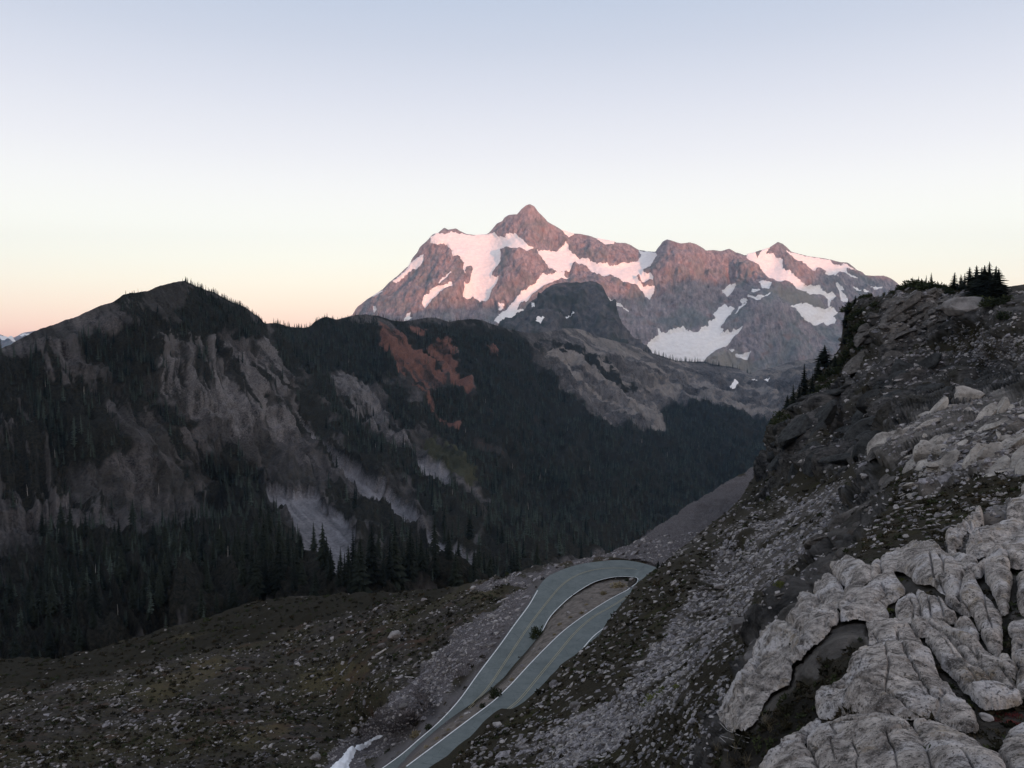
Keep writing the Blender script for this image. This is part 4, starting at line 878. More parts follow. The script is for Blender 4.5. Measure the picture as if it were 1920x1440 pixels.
hat = dict(rock=np.clip(rock, 0, 1), light=np.maximum(light * (1 - outc), .6 * outc * (1 - vegm)), gravel=np.clip(grav, 0, 1), crack=outc * (.22 + .62 * sstep(-6, 4, polys_sd(H.PX, H.PY, [[(1480, 1290), (1530, 1250), (1600, 1215), (1628, 1190), (1630, 1210), (1600, 1250), (1550, 1320), (1500, 1370), (1440, 1420), (1370, 1440), (1340, 1400), (1420, 1350)], [(1718, 1196), (1735, 1198), (1760, 1255), (1810, 1320), (1835, 1350), (1815, 1350), (1785, 1318), (1755, 1275), (1728, 1222)], [(1800, 1090), (1812, 1085), (1806, 1130), (1797, 1125)], [(1875, 1150), (1890, 1140), (1893, 1230), (1876, 1236)]]))) * (1 - sstep(-4, 4, poly_sd(H.PX, H.PY, [(1480, 1240), (1560, 1160), (1632, 1158), (1632, 1200), (1580, 1262), (1530, 1300), (1480, 1300)]))))
# the same ground goes on to the right of the frame and under the viewer
P0 = H.P
ext = []
for k in range(1, 15):
    t_ = 1.6 * k ** 1.5
    q = P0[:, -1] + np.array([1.0, -.12, .10]) * t_ * np.clip(P0[:, -1, 1:2] / 14, .7, 3)
    ext.append(q + np.array([0, 0, 1.0]) * (.4 * fbm(q / 4, 3, 86))[:, None] * min(k / 3, 1))
Pe = np.concatenate([P0] + [e[:, None] for e in ext], 1)
row = []
for k in range(1, 9):
    q = Pe[-1] + np.array([0, -1.5, 0]) * k ** 1.3
    row.append(q + np.array([0, 0, 1.0]) * (.2 * fbm(q / 3, 3, 87))[:, None] * min(k / 3, 1))
Pe = np.concatenate([Pe, np.array(row)], 0)
padc = lambda a: np.pad(a, ((0, 8), (0, 14)), mode='edge')
H.P = Pe
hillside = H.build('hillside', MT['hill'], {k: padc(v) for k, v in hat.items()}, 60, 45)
H.P = P0
tag(hillside, kind='structure')

# ------------------------------------------------------------------ the cracked granite outcrop in front
SLABS = [
 [(1562, 1068), (1570, 1057), (1590, 1048), (1610, 1052), (1623, 1062), (1635, 1075), (1630, 1083), (1613, 1090), (1587, 1097), (1577, 1093), (1563, 1082)],
 [(1582, 1100), (1600, 1094), (1613, 1092), (1617, 1097), (1607, 1113), (1590, 1130), (1570, 1141), (1580, 1118)],
 [(1558, 1083), (1570, 1095), (1577, 1107), (1578, 1118), (1568, 1132), (1557, 1135), (1538, 1128), (1525, 1117), (1537, 1100)],
 [(1538, 1130), (1565, 1136), (1555, 1146), (1523, 1163), (1517, 1163), (1522, 1143)],
 [(1525, 1118), (1535, 1128), (1520, 1142), (1515, 1160), (1507, 1178), (1493, 1182), (1480, 1172), (1472, 1165), (1490, 1153), (1503, 1130)],
 [(1467, 1168), (1480, 1175), (1492, 1183), (1500, 1190), (1490, 1208), (1483, 1227), (1482, 1243), (1478, 1262), (1472, 1283), (1445, 1290), (1430, 1305), (1418, 1330), (1412, 1350), (1385, 1368), (1358, 1360), (1355, 1350), (1362, 1327), (1378, 1305), (1390, 1283), (1403, 1255), (1415, 1233), (1433, 1203), (1447, 1187)],
 [(1562, 1147), (1572, 1149), (1562, 1168), (1540, 1200), (1520, 1213), (1490, 1247), (1485, 1243), (1487, 1227), (1500, 1202), (1515, 1177), (1527, 1163)],
 [(1573, 1155), (1600, 1127), (1617, 1107), (1633, 1090), (1655, 1077), (1673, 1074), (1683, 1093), (1697, 1110), (1670, 1123), (1655, 1137), (1663, 1157), (1657, 1161), (1622, 1156), (1600, 1156), (1585, 1159)],
 [(1657, 1042), (1675, 1037), (1700, 1033), (1733, 1032), (1758, 1034), (1777, 1043), (1793, 1057), (1805, 1063), (1807, 1080), (1800, 1100), (1797, 1127), (1780, 1117), (1753, 1100), (1747, 1093), (1720, 1092), (1703, 1073), (1680, 1066), (1667, 1072), (1650, 1070), (1652, 1052)],
 [(1775, 1033), (1800, 1040), (1825, 1050), (1833, 1063), (1825, 1073), (1808, 1078), (1793, 1055)],
 [(1810, 1088), (1823, 1085), (1830, 1100), (1842, 1117), (1860, 1133), (1873, 1153), (1873, 1177), (1875, 1207), (1870, 1232), (1857, 1220), (1840, 1190), (1830, 1163), (1817, 1143), (1800, 1133), (1803, 1110)],
 [(1847, 1083), (1850, 1073), (1873, 1072), (1893, 1073), (1895, 1090), (1888, 1113), (1887, 1140), (1875, 1148), (1870, 1127), (1857, 1100)],
 [(1820, 1083), (1835, 1072), (1850, 1058), (1860, 1043), (1875, 1038), (1887, 1057), (1892, 1070), (1850, 1069), (1833, 1082)],
 [(1905, 1080), (1930, 1073), (1990, 1070), (1990, 1160), (1920, 1155), (1908, 1130), (1912, 1095)],
 [(1723, 1110), (1743, 1127), (1757, 1130), (1777, 1150), (1793, 1158), (1782, 1170), (1727, 1165), (1728, 1140), (1718, 1125)],
 [(1713, 1116), (1724, 1140), (1722, 1166), (1703, 1170), (1683, 1160), (1680, 1143), (1693, 1127)],
 [(1772, 1125), (1797, 1133), (1815, 1147), (1812, 1153), (1792, 1143), (1775, 1133)],
 [(1792, 1170), (1808, 1166), (1820, 1170), (1833, 1187), (1830, 1205), (1808, 1193), (1790, 1180)],
 [(1625, 1166), (1660, 1164), (1673, 1164), (1700, 1178), (1717, 1198), (1727, 1221), (1750, 1256), (1763, 1288), (1780, 1309), (1788, 1321), (1813, 1334), (1827, 1350), (1833, 1367), (1815, 1371), (1780, 1356), (1745, 1338), (1705, 1343), (1670, 1333), (1640, 1328), (1600, 1329), (1575, 1336), (1550, 1343), (1532, 1340), (1530, 1318), (1545, 1296), (1575, 1275), (1587, 1262), (1600, 1235), (1625, 1215), (1635, 1200), (1630, 1180)],
 [(1512, 1392), (1537, 1358), (1560, 1350), (1590, 1342), (1640, 1335), (1665, 1338), (1693, 1349), (1712, 1368), (1727, 1392), (1738, 1422), (1748, 1470), (1760, 1510), (1560, 1510), (1540, 1450), (1528, 1425), (1520, 1408)],
 [(1712, 1350), (1750, 1352), (1775, 1364), (1800, 1376), (1822, 1384), (1840, 1397), (1860, 1422), (1885, 1460), (1900, 1510), (1768, 1510), (1752, 1450), (1743, 1420), (1731, 1390), (1719, 1366)],
 [(1707, 1173), (1723, 1168), (1750, 1170), (1775, 1177), (1800, 1193), (1830, 1213), (1857, 1230), (1875, 1243), (1890, 1247), (1908, 1258), (1900, 1290), (1885, 1292), (1873, 1283), (1842, 1268), (1822, 1250), (1805, 1235), (1788, 1213), (1773, 1200), (1750, 1193), (1733, 1191), (1717, 1190)],
 [(1735, 1197), (1753, 1199), (1777, 1210), (1792, 1235), (1818, 1257), (1842, 1275), (1883, 1296), (1907, 1309), (1917, 1320), (1883, 1330), (1850, 1332), (1830, 1322), (1808, 1293), (1787, 1267), (1768, 1255), (1757, 1233), (1742, 1205)],
 [(1890, 1167), (1920, 1163), (1960, 1162), (1960, 1188), (1918, 1189), (1892, 1190)],
 [(1895, 1192), (1917, 1191), (1912, 1210), (1899, 1224)], [(1922, 1193), (1990, 1190), (1990, 1240), (1935, 1235), (1914, 1215)],
 [(1872, 1238), (1885, 1230), (1894, 1240), (1886, 1246)], [(1905, 1225), (1925, 1232), (1945, 1245), (1925, 1256), (1908, 1252), (1896, 1236)],
 [(1910, 1262), (1990, 1250), (1990, 1310), (1922, 1316), (1904, 1298)],
 [(1884, 1378), (1910, 1364), (1990, 1350), (1990, 1510), (1915, 1510), (1895, 1450), (1868, 1415)],
 [(1774, 1031), (1784, 1018), (1800, 1005), (1820, 993), (1838, 986), (1845, 997), (1822, 1012), (1800, 1029)],
 [(1806, 1036), (1838, 1019), (1858, 1012), (1880, 1000), (1925, 967), (1990, 930), (1990, 975), (1935, 1000), (1880, 1030), (1836, 1046)],
 [(1884, 1036), (1910, 1022), (1940, 1006), (1990, 985), (1990, 1060), (1900, 1066), (1882, 1052)],
 [(1630, 1070), (1642, 1052), (1650, 1055), (1648, 1072), (1636, 1086)],
 [(1440, 1440), (1470, 1420), (1500, 1398), (1520, 1422), (1535, 1450), (1550, 1510), (1400, 1510)],
 [(1462, 1414), (1488, 1388), (1505, 1372), (1528, 1345), (1535, 1352), (1512, 1386), (1492, 1402)],
]
base = H.pos(np.array([1650.0]), np.array([1440.0]))[0]
outcrop = empty('rock_outcrop', tuple(base), 'cracked pale granite outcrop with lichen nearest the viewer', 'rock outcrop')
SHADED = {}
FISSURES = [([(1680, 1195), (1686, 1222), (1695, 1246), (1715, 1280), (1743, 1317), (1786, 1342)], 8), ([(1636, 1190), (1656, 1218), (1666, 1262), (1660, 1300)], 6), ([(1745, 1048), (1748, 1070), (1752, 1092), (1772, 1112)], 7), ([(1760, 1050), (1769, 1066), (1771, 1092)], 6),
            ([(1446, 1205), (1434, 1246), (1404, 1300), (1384, 1345)], 6), ([(1738, 1178), (1788, 1208), (1846, 1250), (1896, 1284)], 7), ([(1765, 1215), (1800, 1262), (1850, 1300), (1900, 1316)], 6), ([(1646, 1100), (1660, 1120), (1640, 1145)], 5),
            ([(1840, 1100), (1846, 1140), (1862, 1190)], 5), ([(1580, 1360), (1640, 1352), (1700, 1372)], 5), ([(1600, 1400), (1612, 1430), (1606, 1480)], 6), ([(1660, 1380), (1678, 1420), (1690, 1480)], 5), ([(1560, 1290), (1600, 1282), (1650, 1296), (1700, 1330)], 6), ([(1760, 1400), (1800, 1430), (1830, 1480)], 6), ([(1700, 1130), (1715, 1150), (1712, 1166)], 5), ([(1740, 1135), (1746, 1164)], 5), ([(1758, 1135), (1770, 1166)], 5)]
for k, q in enumerate(SLABS):
    q = np.array(q, float)
    ar = 0.5 * abs(np.sum(q[:, 0] * np.roll(q[:, 1], -1) - q[:, 1] * np.roll(q[:, 0], -1)))
    wpx = 6.0
    # round the corners of the traced outline
    for _ in range(2):
        q = np.stack([q * .75 + np.roll(q, -1, 0) * .25, q * .25 + np.roll(q, -1, 0) * .75], 1).reshape(-1, 2)
    def fn(sd, P, N, a, b, wpx=wpx, k=k):
        m = np.linalg.norm(P, axis=-1) / 1507.0                     # metres per photograph pixel here
        t = np.clip(sd / wpx, 0, 1)
        dome = 1 - (1 - t) ** 2.0; tb = np.clip(sd / 42.0, 0, 1); big = 1 - (1 - tb) ** 2
        lam = (1, .5, .25)
        Q = P - (1 - .42) * (P @ LONG)[..., None] * LONG
        w1, w2, wi, f1_ = worley(Q / .75, 95, True); v1, v2, vi, f2_ = worley(Q / .24, 96, True)
        rel = (.75 * .17 * f1_ * sstep(0, .35, w2 - w1) + .24 * .08 * f2_ * sstep(0, .3, v2 - v1) + .10 * fbm(P / 1.1, 2, 98)) + .03 * (wi - .5) - .05 * (1 - sstep(0, .05, w2 - w1)) * (wi > .35) - .014 * (1 - sstep(0, .08, v2 - v1)) * (vi > .5)
        rel = rel + .05 * fbm(P / .9, 2, 90) + .012 * fbm(P / .09, 3, 92)
        h = (6.0 * dome + 13.0 * big) * m + rel * np.minimum(1, m * 150) * (.35 + .65 * sstep(0, .8, t)) - 2.0 * m
        for ln, dp in FISSURES:
            h = h - 1.5 * dp * m * np.exp(-(line_dist(a + 3 * fbm(np.stack([a / 14, b / 14, a * 0], -1), 2, 97), b, ln) / 1.7) ** 2)
        n = N * .75 + np.array([0, -.1, .55]); n /= np.linalg.norm(n, axis=-1, keepdims=True)
        return P + n * (h + .007 * P[..., 1])[..., None]
    sh = SHADED.get(k, 0.0)
    o = patch(H, q, 1.35, fn, 'slab', MT['slab'], outcrop, rag=2.2, ragscale=11, seed=k, grow=3.9,
              attrs_fn=lambda sd, P, N, a, b, sh=sh: {'shade': np.full(sd.shape, sh)}, loc=tuple(-base))

# ================================================================== TREES, STONES, SMALL THINGS
def tri_mesh(name, V, Fl, smooth=False):
    me = bpy.data.meshes.new(name)
    me.from_pydata([tuple(v) for v in V], [], [tuple(f) for f in Fl])
    if smooth:
        me.polygons.foreach_set('use_smooth', [True] * len(me.polygons))
    me.update()
    return me
def conifer(seed, levels, nb, w, fine, bare=0.08):
    """crown and trunk of a conifer one metre tall"""
    r = random.Random(seed); V, Fc = [], []
    lean = [r.uniform(-.02, .02), r.uniform(-.02, .02)]
    for i in range(levels):
        t = bare + (0.985 - bare) * (i + r.uniform(-.3, .3)) / levels
        t = min(max(t, bare), .99)
        prof = (1 - t) ** 0.82 * min(1, .55 + 3 * (t - bare))
        a0 = r.uniform(0, 6.28)
        for b in range(nb):
            if r.random() < .12: continue
            a = a0 + 6.283 * b / nb + r.uniform(-.35, .35)
            L = w * prof * r.uniform(.6, 1.2) + .012
            dr = L * r.uniform(.15, .6)
            ca, sa = math.cos(a), math.sin(a); ox, oy = lean[0] * t, lean[1] * t
            hw = L * r.uniform(.26, .42)
            k = len(V)
            z = t
            V += [(ox, oy, z), (ox + ca * L * .55 - sa * hw, oy + sa * L * .55 + ca * hw, z - dr * .75), (ox + ca * L * .55 + sa * hw, oy + sa * L * .55 - ca * hw, z - dr * .75), (ox + ca * L, oy + sa * L, z - dr), (ox + ca * L * .5, oy + sa * L * .5, z - dr * .18)]
            if fine: Fc += [(k, k + 1, k + 4), (k, k + 4, k + 2), (k + 1, k + 3, k + 4), (k + 4, k + 3, k + 2)]
            else: Fc += [(k, k + 1, k + 3), (k, k + 3, k + 2)]
    k = len(V); n = 5
    for zz, rr in ((bare * 1.4, .26 * w), (.55, .15 * w), (1.0, .003)):
        for j in range(n):
            V.append((lean[0] * zz + rr * math.cos(6.283 * j / n), lean[1] * zz + rr * math.sin(6.283 * j / n), zz))
    for lv in range(2):
        for j in range(n):
            a, b = k + lv * n + j, k + lv * n + (j + 1) % n
            Fc += [(a, b, b + n), (a, b + n, a + n)]
    T, Ft = [], []
    for zz, rr in ((-.06, .02), (.5, .011), (.96, .003)):
        for j in range(5): T.append((rr * math.cos(1.2566 * j) + lean[0] * zz, rr * math.sin(1.2566 * j) + lean[1] * zz, zz))
    for lv in range(2):
        for j in range(5):
            a, b = lv * 5 + j, lv * 5 + (j + 1) % 5
            Ft += [(a, b, b + 5), (a, b + 5, a + 5)]
    return V, Fc, T, Ft
CROWN, TRUNK, FARTREE = [], [], []
for s_ in range(5):
    V, Fc, T, Ft = conifer(100 + s_, 24, 7, (.15, .19, .22, .17, .26)[s_], True)
    me = tri_mesh('crown', V, Fc); me.materials.append(MT['needle']); CROWN.append(me)
    me = tri_mesh('trunk', T, Ft, True); me.materials.append(MT['bark']); TRUNK.append(me)
for s_ in range(4):
    V, Fc, T, Ft = conifer(200 + s_, 11, 5, (.13, .16, .19, .15)[s_], False, .05)
    me = tri_mesh('conifer', V + T, Fc + [tuple(i + len(V) for i in f) for f in Ft])
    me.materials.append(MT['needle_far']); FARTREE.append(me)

def rock_mesh(seed, flat=.7, long=1.3, n=15):
    r = np.random.default_rng(seed)
    p = r.normal(size=(n, 3)); p /= np.linalg.norm(p, axis=1, keepdims=True)
    p *= r.uniform(.75, 1.05, (n, 1)); p *= np.array([long, 1.0, flat]) * .5
    bm = bmesh.new()
    for q in p: bm.verts.new(q)
    bmesh.ops.convex_hull(bm, input=bm.verts)
    for v in [v for v in bm.verts if not v.link_faces]: bm.verts.remove(v)
    me = bpy.data.meshes.new('stone'); bm.to_mesh(me); bm.free()
    return me
STONES = []
for s_ in range(8):
    me = rock_mesh(300 + s_, (.5, .65, .4, .75, .55, .45, .7, .35)[s_], (1.3, 1.1, 1.8, 1.2, 1.5, 1.6, 1.0, 2.1)[s_])
    me.materials.append(MT['stone'] if s_ % 2 else MT['stone_b']); STONES.append(me)

def gn_scatter(name, protos, P, rot, scl, idx, label, cat):
    """one object of stuff: its points carry a stone or a tree each"""
    col = bpy.data.collections.new(name + '_kinds')
    for i, me in enumerate(protos):
        o = bpy.data.objects.new('%s_kind_%02d' % (name, i), me); col.objects.link(o)
    me = bpy.data.meshes.new(name)
    me.vertices.add(len(P)); me.vertices.foreach_set('co', np.ascontiguousarray(P, np.float32).ravel())
    for nm, dt, a in (('rot', 'FLOAT_VECTOR', rot), ('scl', 'FLOAT_VECTOR', scl)):
        t = me.attributes.new(nm, dt, 'POINT'); t.data.foreach_set('vector', np.ascontiguousarray(a, np.float32).ravel())
    t = me.attributes.new('idx', 'INT', 'POINT'); t.data.foreach_set('value', np.ascontiguousarray(idx, np.int32))
    o = link(name, me); tag(o, label, cat, None, 'stuff')
    g = bpy.data.node_groups.new(name, 'GeometryNodeTree')
    g.interface.new_socket('Geometry', in_out='INPUT', socket_type='NodeSocketGeometry')
    g.interface.new_socket('Geometry', in_out='OUTPUT', socket_type='NodeSocketGeometry')
    N = g.nodes; Lk = g.links
    gi_, go = N.new('NodeGroupInput'), N.new('NodeGroupOutput')
    ci = N.new('GeometryNodeCollectionInfo'); ci.inputs['Collection'].default_value = col
    ci.inputs['Separate Children'].default_value = True; ci.inputs['Reset Children'].default_value = True
    iop = N.new('GeometryNodeInstanceOnPoints'); iop.inputs['Pick Instance'].default_value = True
    def na(nm, dt):
        k = N.new('GeometryNodeInputNamedAttribute'); k.data_type = dt; k.inputs['Name'].default_value = nm; return k.outputs['Attribute']
    Lk.new(gi_.outputs[0], iop.inputs['Points']); Lk.new(ci.outputs[0], iop.inputs['Instance'])
    Lk.new(na('idx', 'INT'), iop.inputs['Instance Index'])
    e2r = N.new('FunctionNodeEulerToRotation'); Lk.new(na('rot', 'FLOAT_VECTOR'), e2r.inputs[0]); Lk.new(e2r.outputs[0], iop.inputs['Rotation'])
    Lk.new(na('scl', 'FLOAT_VECTOR'), iop.inputs['Scale'])
    Lk.new(iop.outputs[0], go.inputs[0])
    m = o.modifiers.new('scatter', 'NODES'); m.node_group = g
    return o
def cand(L, n, x0, x1, y0=None, y1=None):
    """random points on the part of a layer that the photograph looks at"""
    x = RNG.uniform(x0, x1, n)
    t = L.ftop(x); b = L.fbot(x)
    lo = np.maximum(t, y0 if y0 is not None else -1e9); hi = np.minimum(b, y1 if y1 is not None else 1e9)
    y = RNG.uniform(0, 1, n)
    ymin, ymax = lo.min(), hi.max()
    y = ymin + (ymax - ymin) * y
    k = (y > lo) & (y < hi)
    return x[k], y[k]

# ------------------------------------------------------------------ conifers on the left hill, ridge and valley
x, y = cand(RDG, 150000, -60, 1480, None, 1285)
Yp = RDG.look(RDG.Y, x, y)
P = RDG.pos(x, y)
hgt = RNG.uniform(11, 25, len(x)) * np.where(x < 500, .8, 1.0) * np.where(y < 640, .6, 1.0)
hgt *= np.where(RNG.random(len(x)) < .2, .55, 1)
hpx = hgt * 1507 / Yp
rgs = RDG.look(rag, x, y)
dens = np.zeros(len(x))
for k, v, th in (('saddle', TREES['saddle'], .85), ('mid', TREES['mid'], .9), ('main', TREES['main'], .95), ('hill', TREES['hill'], .7), ('foot', TREES['foot'], .9)):
    dens = np.maximum(dens, th * sstep(-6, 8, RDG.look(treesd[k], x, y) + .5 * rgs))
bareP = RDG.look(bare, x, y); grassP = RDG.look(A['grass'], x, y); vegP = RDG.look(veg, x, y)
dens = np.maximum(dens, .14 * vegP)
near_scree = sstep(-9, 2, polys_sd(x, y, BARE['scree']))
dens *= (1 - .9 * bareP) * (1 - .85 * near_scree) * (1 - .9 * grassP)
right_open = sstep(960, 1060, x) * (1 - sstep(0, 6, RDG.look(treesd['main'], x, y)))
dens *= 1 - .8 * right_open
# clearings
dens *= sstep(-.5, .15, fbm(P / 110, 4, 401) + .2 - .55 * RDG.look(st, x, y))
# skyline of the far bench: a row of small trees
area = (1480 + 60) * (1285 - RDG.top.min()); base_d = 150000 / area
want = 11.0 / np.maximum(hpx, 6) ** 2
acc = RNG.random(len(x)) < np.clip(dens * want / base_d, 0, 1)
x, y, P, hgt, hpx = x[acc], y[acc], P[acc], hgt[acc], hpx[acc]
ex = np.concatenate([RNG.uniform(1205, 1335, 75), RNG.uniform(1335, 1410, 22), RNG.uniform(346, 500, 190), RNG.uniform(510, 560, 18), RNG.uniform(585, 950, 90)])
ey = RDG.ftop(ex) + RNG.uniform(.6, 3.5, len(ex))
eP = RDG.pos(ex, ey); eY = RDG.look(RDG.Y, ex, ey)
eh = np.where(ex > 1200, RNG.uniform(17, 30, len(ex)), np.where(ex < 500, RNG.uniform(4, 10, len(ex)), RNG.uniform(6, 14, len(ex))))
x = np.concatenate([x, ex]); y = np.concatenate([y, ey]); P = np.concatenate([P, eP]); hgt = np.concatenate([hgt, eh]); hpx = np.concatenate([hpx, eh * 1507 / eY])
# the taller trees that stand just beyond the meadow
big = [(622, 1112, 62), (640, 1104, 52), (672, 1112, 100), (690, 1106, 120), (705, 1110, 92), (722, 1112, 128), (742, 1108, 112), (756, 1106, 84), (770, 1104, 70), (812, 1102, 78), (826, 1104, 92), (842, 1102, 98), (858, 1100, 92), (874, 1098, 74), (886, 1094, 50), (600, 1118, 56), (584, 1122, 70), (560, 1124, 84), (540, 1128, 90), (516, 1132, 76), (490, 1138, 84), (470, 1142, 60), (452, 1148, 88), (420, 1160, 78), (395, 1166, 66), (655, 1108, 70), (790, 1104, 60)]
for bx, by, bh in big:
    p = RDG.pos(np.array([bx * 1.0]), np.array([by + 14.0]))
    x = np.append(x, bx); y = np.append(y, by); P = np.concatenate([P, p]); hpx = np.append(hpx, bh); hgt = np.append(hgt, (bh * .82 + 14) * p[0, 1] / 1507)
print('conifers on the ridge', len(x))
order = np.argsort(-hpx)
NI = 255
ind, rest = order[:NI], order[NI:]
def region(px, py):
    if px > 1195 and py < 705: return ('tiny conifer in the row along the bench below the hanging snowfield', 'conifers along the bench below the snowfield')
    if py > 985 and px > 575: return ('tall dark conifer rising between the left scree fan and the road bend', 'tall conifers behind the meadow near the road bend')
    if py > 985: return ('dark conifer in the shadowed forest at the foot of the left hill', 'conifers at the foot of the left hill')
    if px < 330: return ('dark conifer on the shaded face of the rounded left hill', 'conifers on the face of the left hill')
    if px < 560: return ('dark conifer on the wooded shoulder right of the left summit', 'conifers on the shoulder of the left hill')
    return ('dark conifer on the long wooded ridge beside the red slides', 'conifers on the ridge beside the red slides')
def tree_obj(p, h, seed, label, group=None, wide=1.0, lean=0.0):
    t = empty('conifer', tuple(p), label, 'conifer', group)
    k = seed % 5
    link('crown', CROWN[k], None, t); link('trunk', TRUNK[k], None, t)
    t.scale = (h * wide, h * wide, h); t.rotation_euler = (lean, lean * .5, seed * 1.7)
    return t
for n, i in enumerate(ind):
    lb_, gp = region(x[i], y[i])
    if hpx[i] > 34:
        tree_obj(P[i] - np.array([0, 0, .3]), hgt[i], int(i), lb_, gp)
    else:
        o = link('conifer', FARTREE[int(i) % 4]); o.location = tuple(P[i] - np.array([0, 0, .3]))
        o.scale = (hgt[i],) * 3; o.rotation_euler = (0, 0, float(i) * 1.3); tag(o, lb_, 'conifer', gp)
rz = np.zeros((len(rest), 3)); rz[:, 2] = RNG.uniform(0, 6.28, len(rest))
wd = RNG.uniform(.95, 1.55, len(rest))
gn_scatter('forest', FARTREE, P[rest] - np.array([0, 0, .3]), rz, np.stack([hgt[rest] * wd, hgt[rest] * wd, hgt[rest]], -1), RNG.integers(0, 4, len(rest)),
           'dark conifer forest covering the left hill, the ridge and the valley floor', 'forest')

# ------------------------------------------------------------------ bleached dead trees among them
def snag_mesh(seed):
    r = random.Random(seed); V, Fl = [], []
    def limb(a, b, ra, rb):
        a, b = Vector(a), Vector(b); d = (b - a).normalized(); s1 = d.orthogonal().normalized(); s2 = d.cross(s1); k = len(V)
        for c, rr in ((a, ra), (b, rb)):
            for j in range(4): V.append(c + s1 * rr * math.cos(1.5708 * j) + s2 * rr * math.sin(1.5708 * j))
        for j in range(4): Fl.append((k + j, k + (j + 1) % 4, k + 4 + (j + 1) % 4, k + 4 + j))
    limb((0, 0, -.05), (r.uniform(-.02, .02), 0, .55), .028, .02); limb((0, 0, .55), (r.uniform(-.03, .03), 0, 1), .02, .007)
    for _ in range(7):
        z = r.uniform(.35, .9); a = r.uniform(0, 6.28); L = .10 * (1.1 - z)
        limb((0, 0, z), (L * math.cos(a), L * math.sin(a), z + r.uniform(-.02, .03)), .007, .003)
    me = tri_mesh('dead_tree', V, Fl); me.materials.append(MT['deadwood']); return me
SNAG = [snag_mesh(i) for i in range(4)]
sp = [(156, 755, 28), (190, 800, 16), (124, 960, 14), (225, 1110, 58), (222, 1165, 34), (285, 1100, 22), (180, 1088, 18), (400, 1062, 12), (424, 1110, 22), (110, 1025, 26), (52, 930, 22), (100, 870, 16), (84, 735, 12), (372, 610, 10), (290, 935, 20), (410, 1030, 10), (345, 1040, 12), (650, 690, 10), (693, 610, 8), (880, 640, 8), (905, 770, 10), (1020, 900, 12), (1010, 905, 14), (960, 880, 10), (1100, 900, 12), (1060, 820, 10), (1180, 860, 12), (1250, 860, 10), (1310, 840, 10), (900, 1000, 14), (840, 960, 12), (700, 860, 12), (650, 830, 10), (1130, 960, 12), (1190, 930, 12), (1080, 780, 9), (990, 960, 14), (1200, 840, 10), (870, 820, 10)]
for n, (sx_, sy_, sh_) in enumerate(sp):
    p = RDG.pos(np.array([sx_ * 1.0]), np.array([sy_ * 1.0]))[0]
    h = sh_ * p[1] / 1507
    o = link('dead_tree', SNAG[n % 4]); o.location = tuple(p); o.scale = (h * .8, h * .8, h); o.rotation_euler = (RNG.uniform(-.08, .08), RNG.uniform(-.08, .08), n)
    if sx_ < 500: tag(o, 'bleached dead tree standing pale among the dark trees of the left hill', 'dead tree', 'dead trees on the left hill')
    else: tag(o, 'thin bleached dead tree in the dark forest of the ridge and valley', 'dead tree', 'dead trees in the valley forest')

# ------------------------------------------------------------------ conifers on the crest at right
crest = [
 (1788, 541, 33, 1.35, 'spire-topped conifer left of the gap before the big crest clump'), (1801, 542, 31, .7, 'very thin conifer in the gap left of the big crest clump'),
 (1807, 543, 34, .8, 'slim conifer just right of the thinnest one on the crest'), (1819, 550, 47, 1.3, 'broad conifer at the left end of the big crest clump'),
 (1831, 556, 60, 1.25, 'tall conifer second from the left in the big crest clump'), (1838, 560, 62, 1.0, 'narrow tall conifer left of the middle of the crest clump'),
 (1846, 562, 68, 1.35, 'conifer in the middle of the big crest clump with dense crown'), (1855, 563, 70, 1.35, 'tallest conifer of the big clump on the right crest'),
 (1864, 564, 66, 1.35, 'broad conifer second from the right end of the crest clump'), (1872, 566, 58, 1.4, 'rounded conifer at the right end of the big crest clump'),
 (1850, 570, 48, 1.7, 'low bushy conifer at the front of the big crest clump'), (1835, 566, 42, 1.7, 'low bushy conifer at the front left foot of the crest clump'), (1868, 570, 40, 1.8, 'low bushy conifer at the front right foot of the crest clump'),
 (1697, 541, 15, 1.5, 'small conifer at the left end of the low crest scrub'), (1711, 534, 16, .7, 'wispy sapling second in the row on the crest scrub'),
 (1722, 532, 16, .8, 'wispy sapling third in the row on the crest scrub'), (1728, 535, 14, 1.6, 'squat conifer in the middle of the crest scrub'),
 (1736, 534, 20, .9, 'pointed conifer left of the tallest one in the crest scrub'), (1746, 535, 26, .9, 'tallest pointed conifer standing alone on the crest scrub'),
 (1758, 537, 14, .6, 'faint sapling right of the tallest tree in the crest scrub'), (1765, 538, 14, .6, 'faint sapling at the right end of the crest scrub'),
 (1547, 674, 44, 2.0, 'lone broad conifer standing out on the left edge of the right slope'),
 (1509, 744, 62, 1.2, 'dark conifer on the slope edge above the valley, tallest of its cluster'), (1520, 748, 52, 1.1, 'dark conifer right of the tallest one on the slope edge'),
 (1534, 712, 40, 1.3, 'dark conifer between the lone broad tree and the slope edge cluster'), (1490, 766, 44, 1.1, 'dark conifer lowest down the slope edge above the valley'), (1478, 772, 30, 1.1, 'small dark conifer at the foot of the slope edge cluster'), (1500, 752, 34, 1.2, 'small dark conifer left of the tallest one on the slope edge'),
 (1590, 590, 30, 1.8, 'dark conifer clinging to the upper left edge of the crest cliff'), (1586, 615, 36, 1.7, 'dark conifer halfway down the left edge of the crest cliff'), (1582, 645, 38, 1.7, 'dark conifer low on the left edge of the crest cliff'), (1594, 632, 30, 2.0, 'dense conifer against the rock of the crest cliff'), (1604, 572, 18, 2.0, 'small bushy conifer on top of the crest cliff corner'), (1566, 690, 26, 1.8, 'low conifer above the lone broad tree on the slope edge'),
 (1236, 1070, 17, 1.3, 'small conifer at the right end of the road bend'),
]
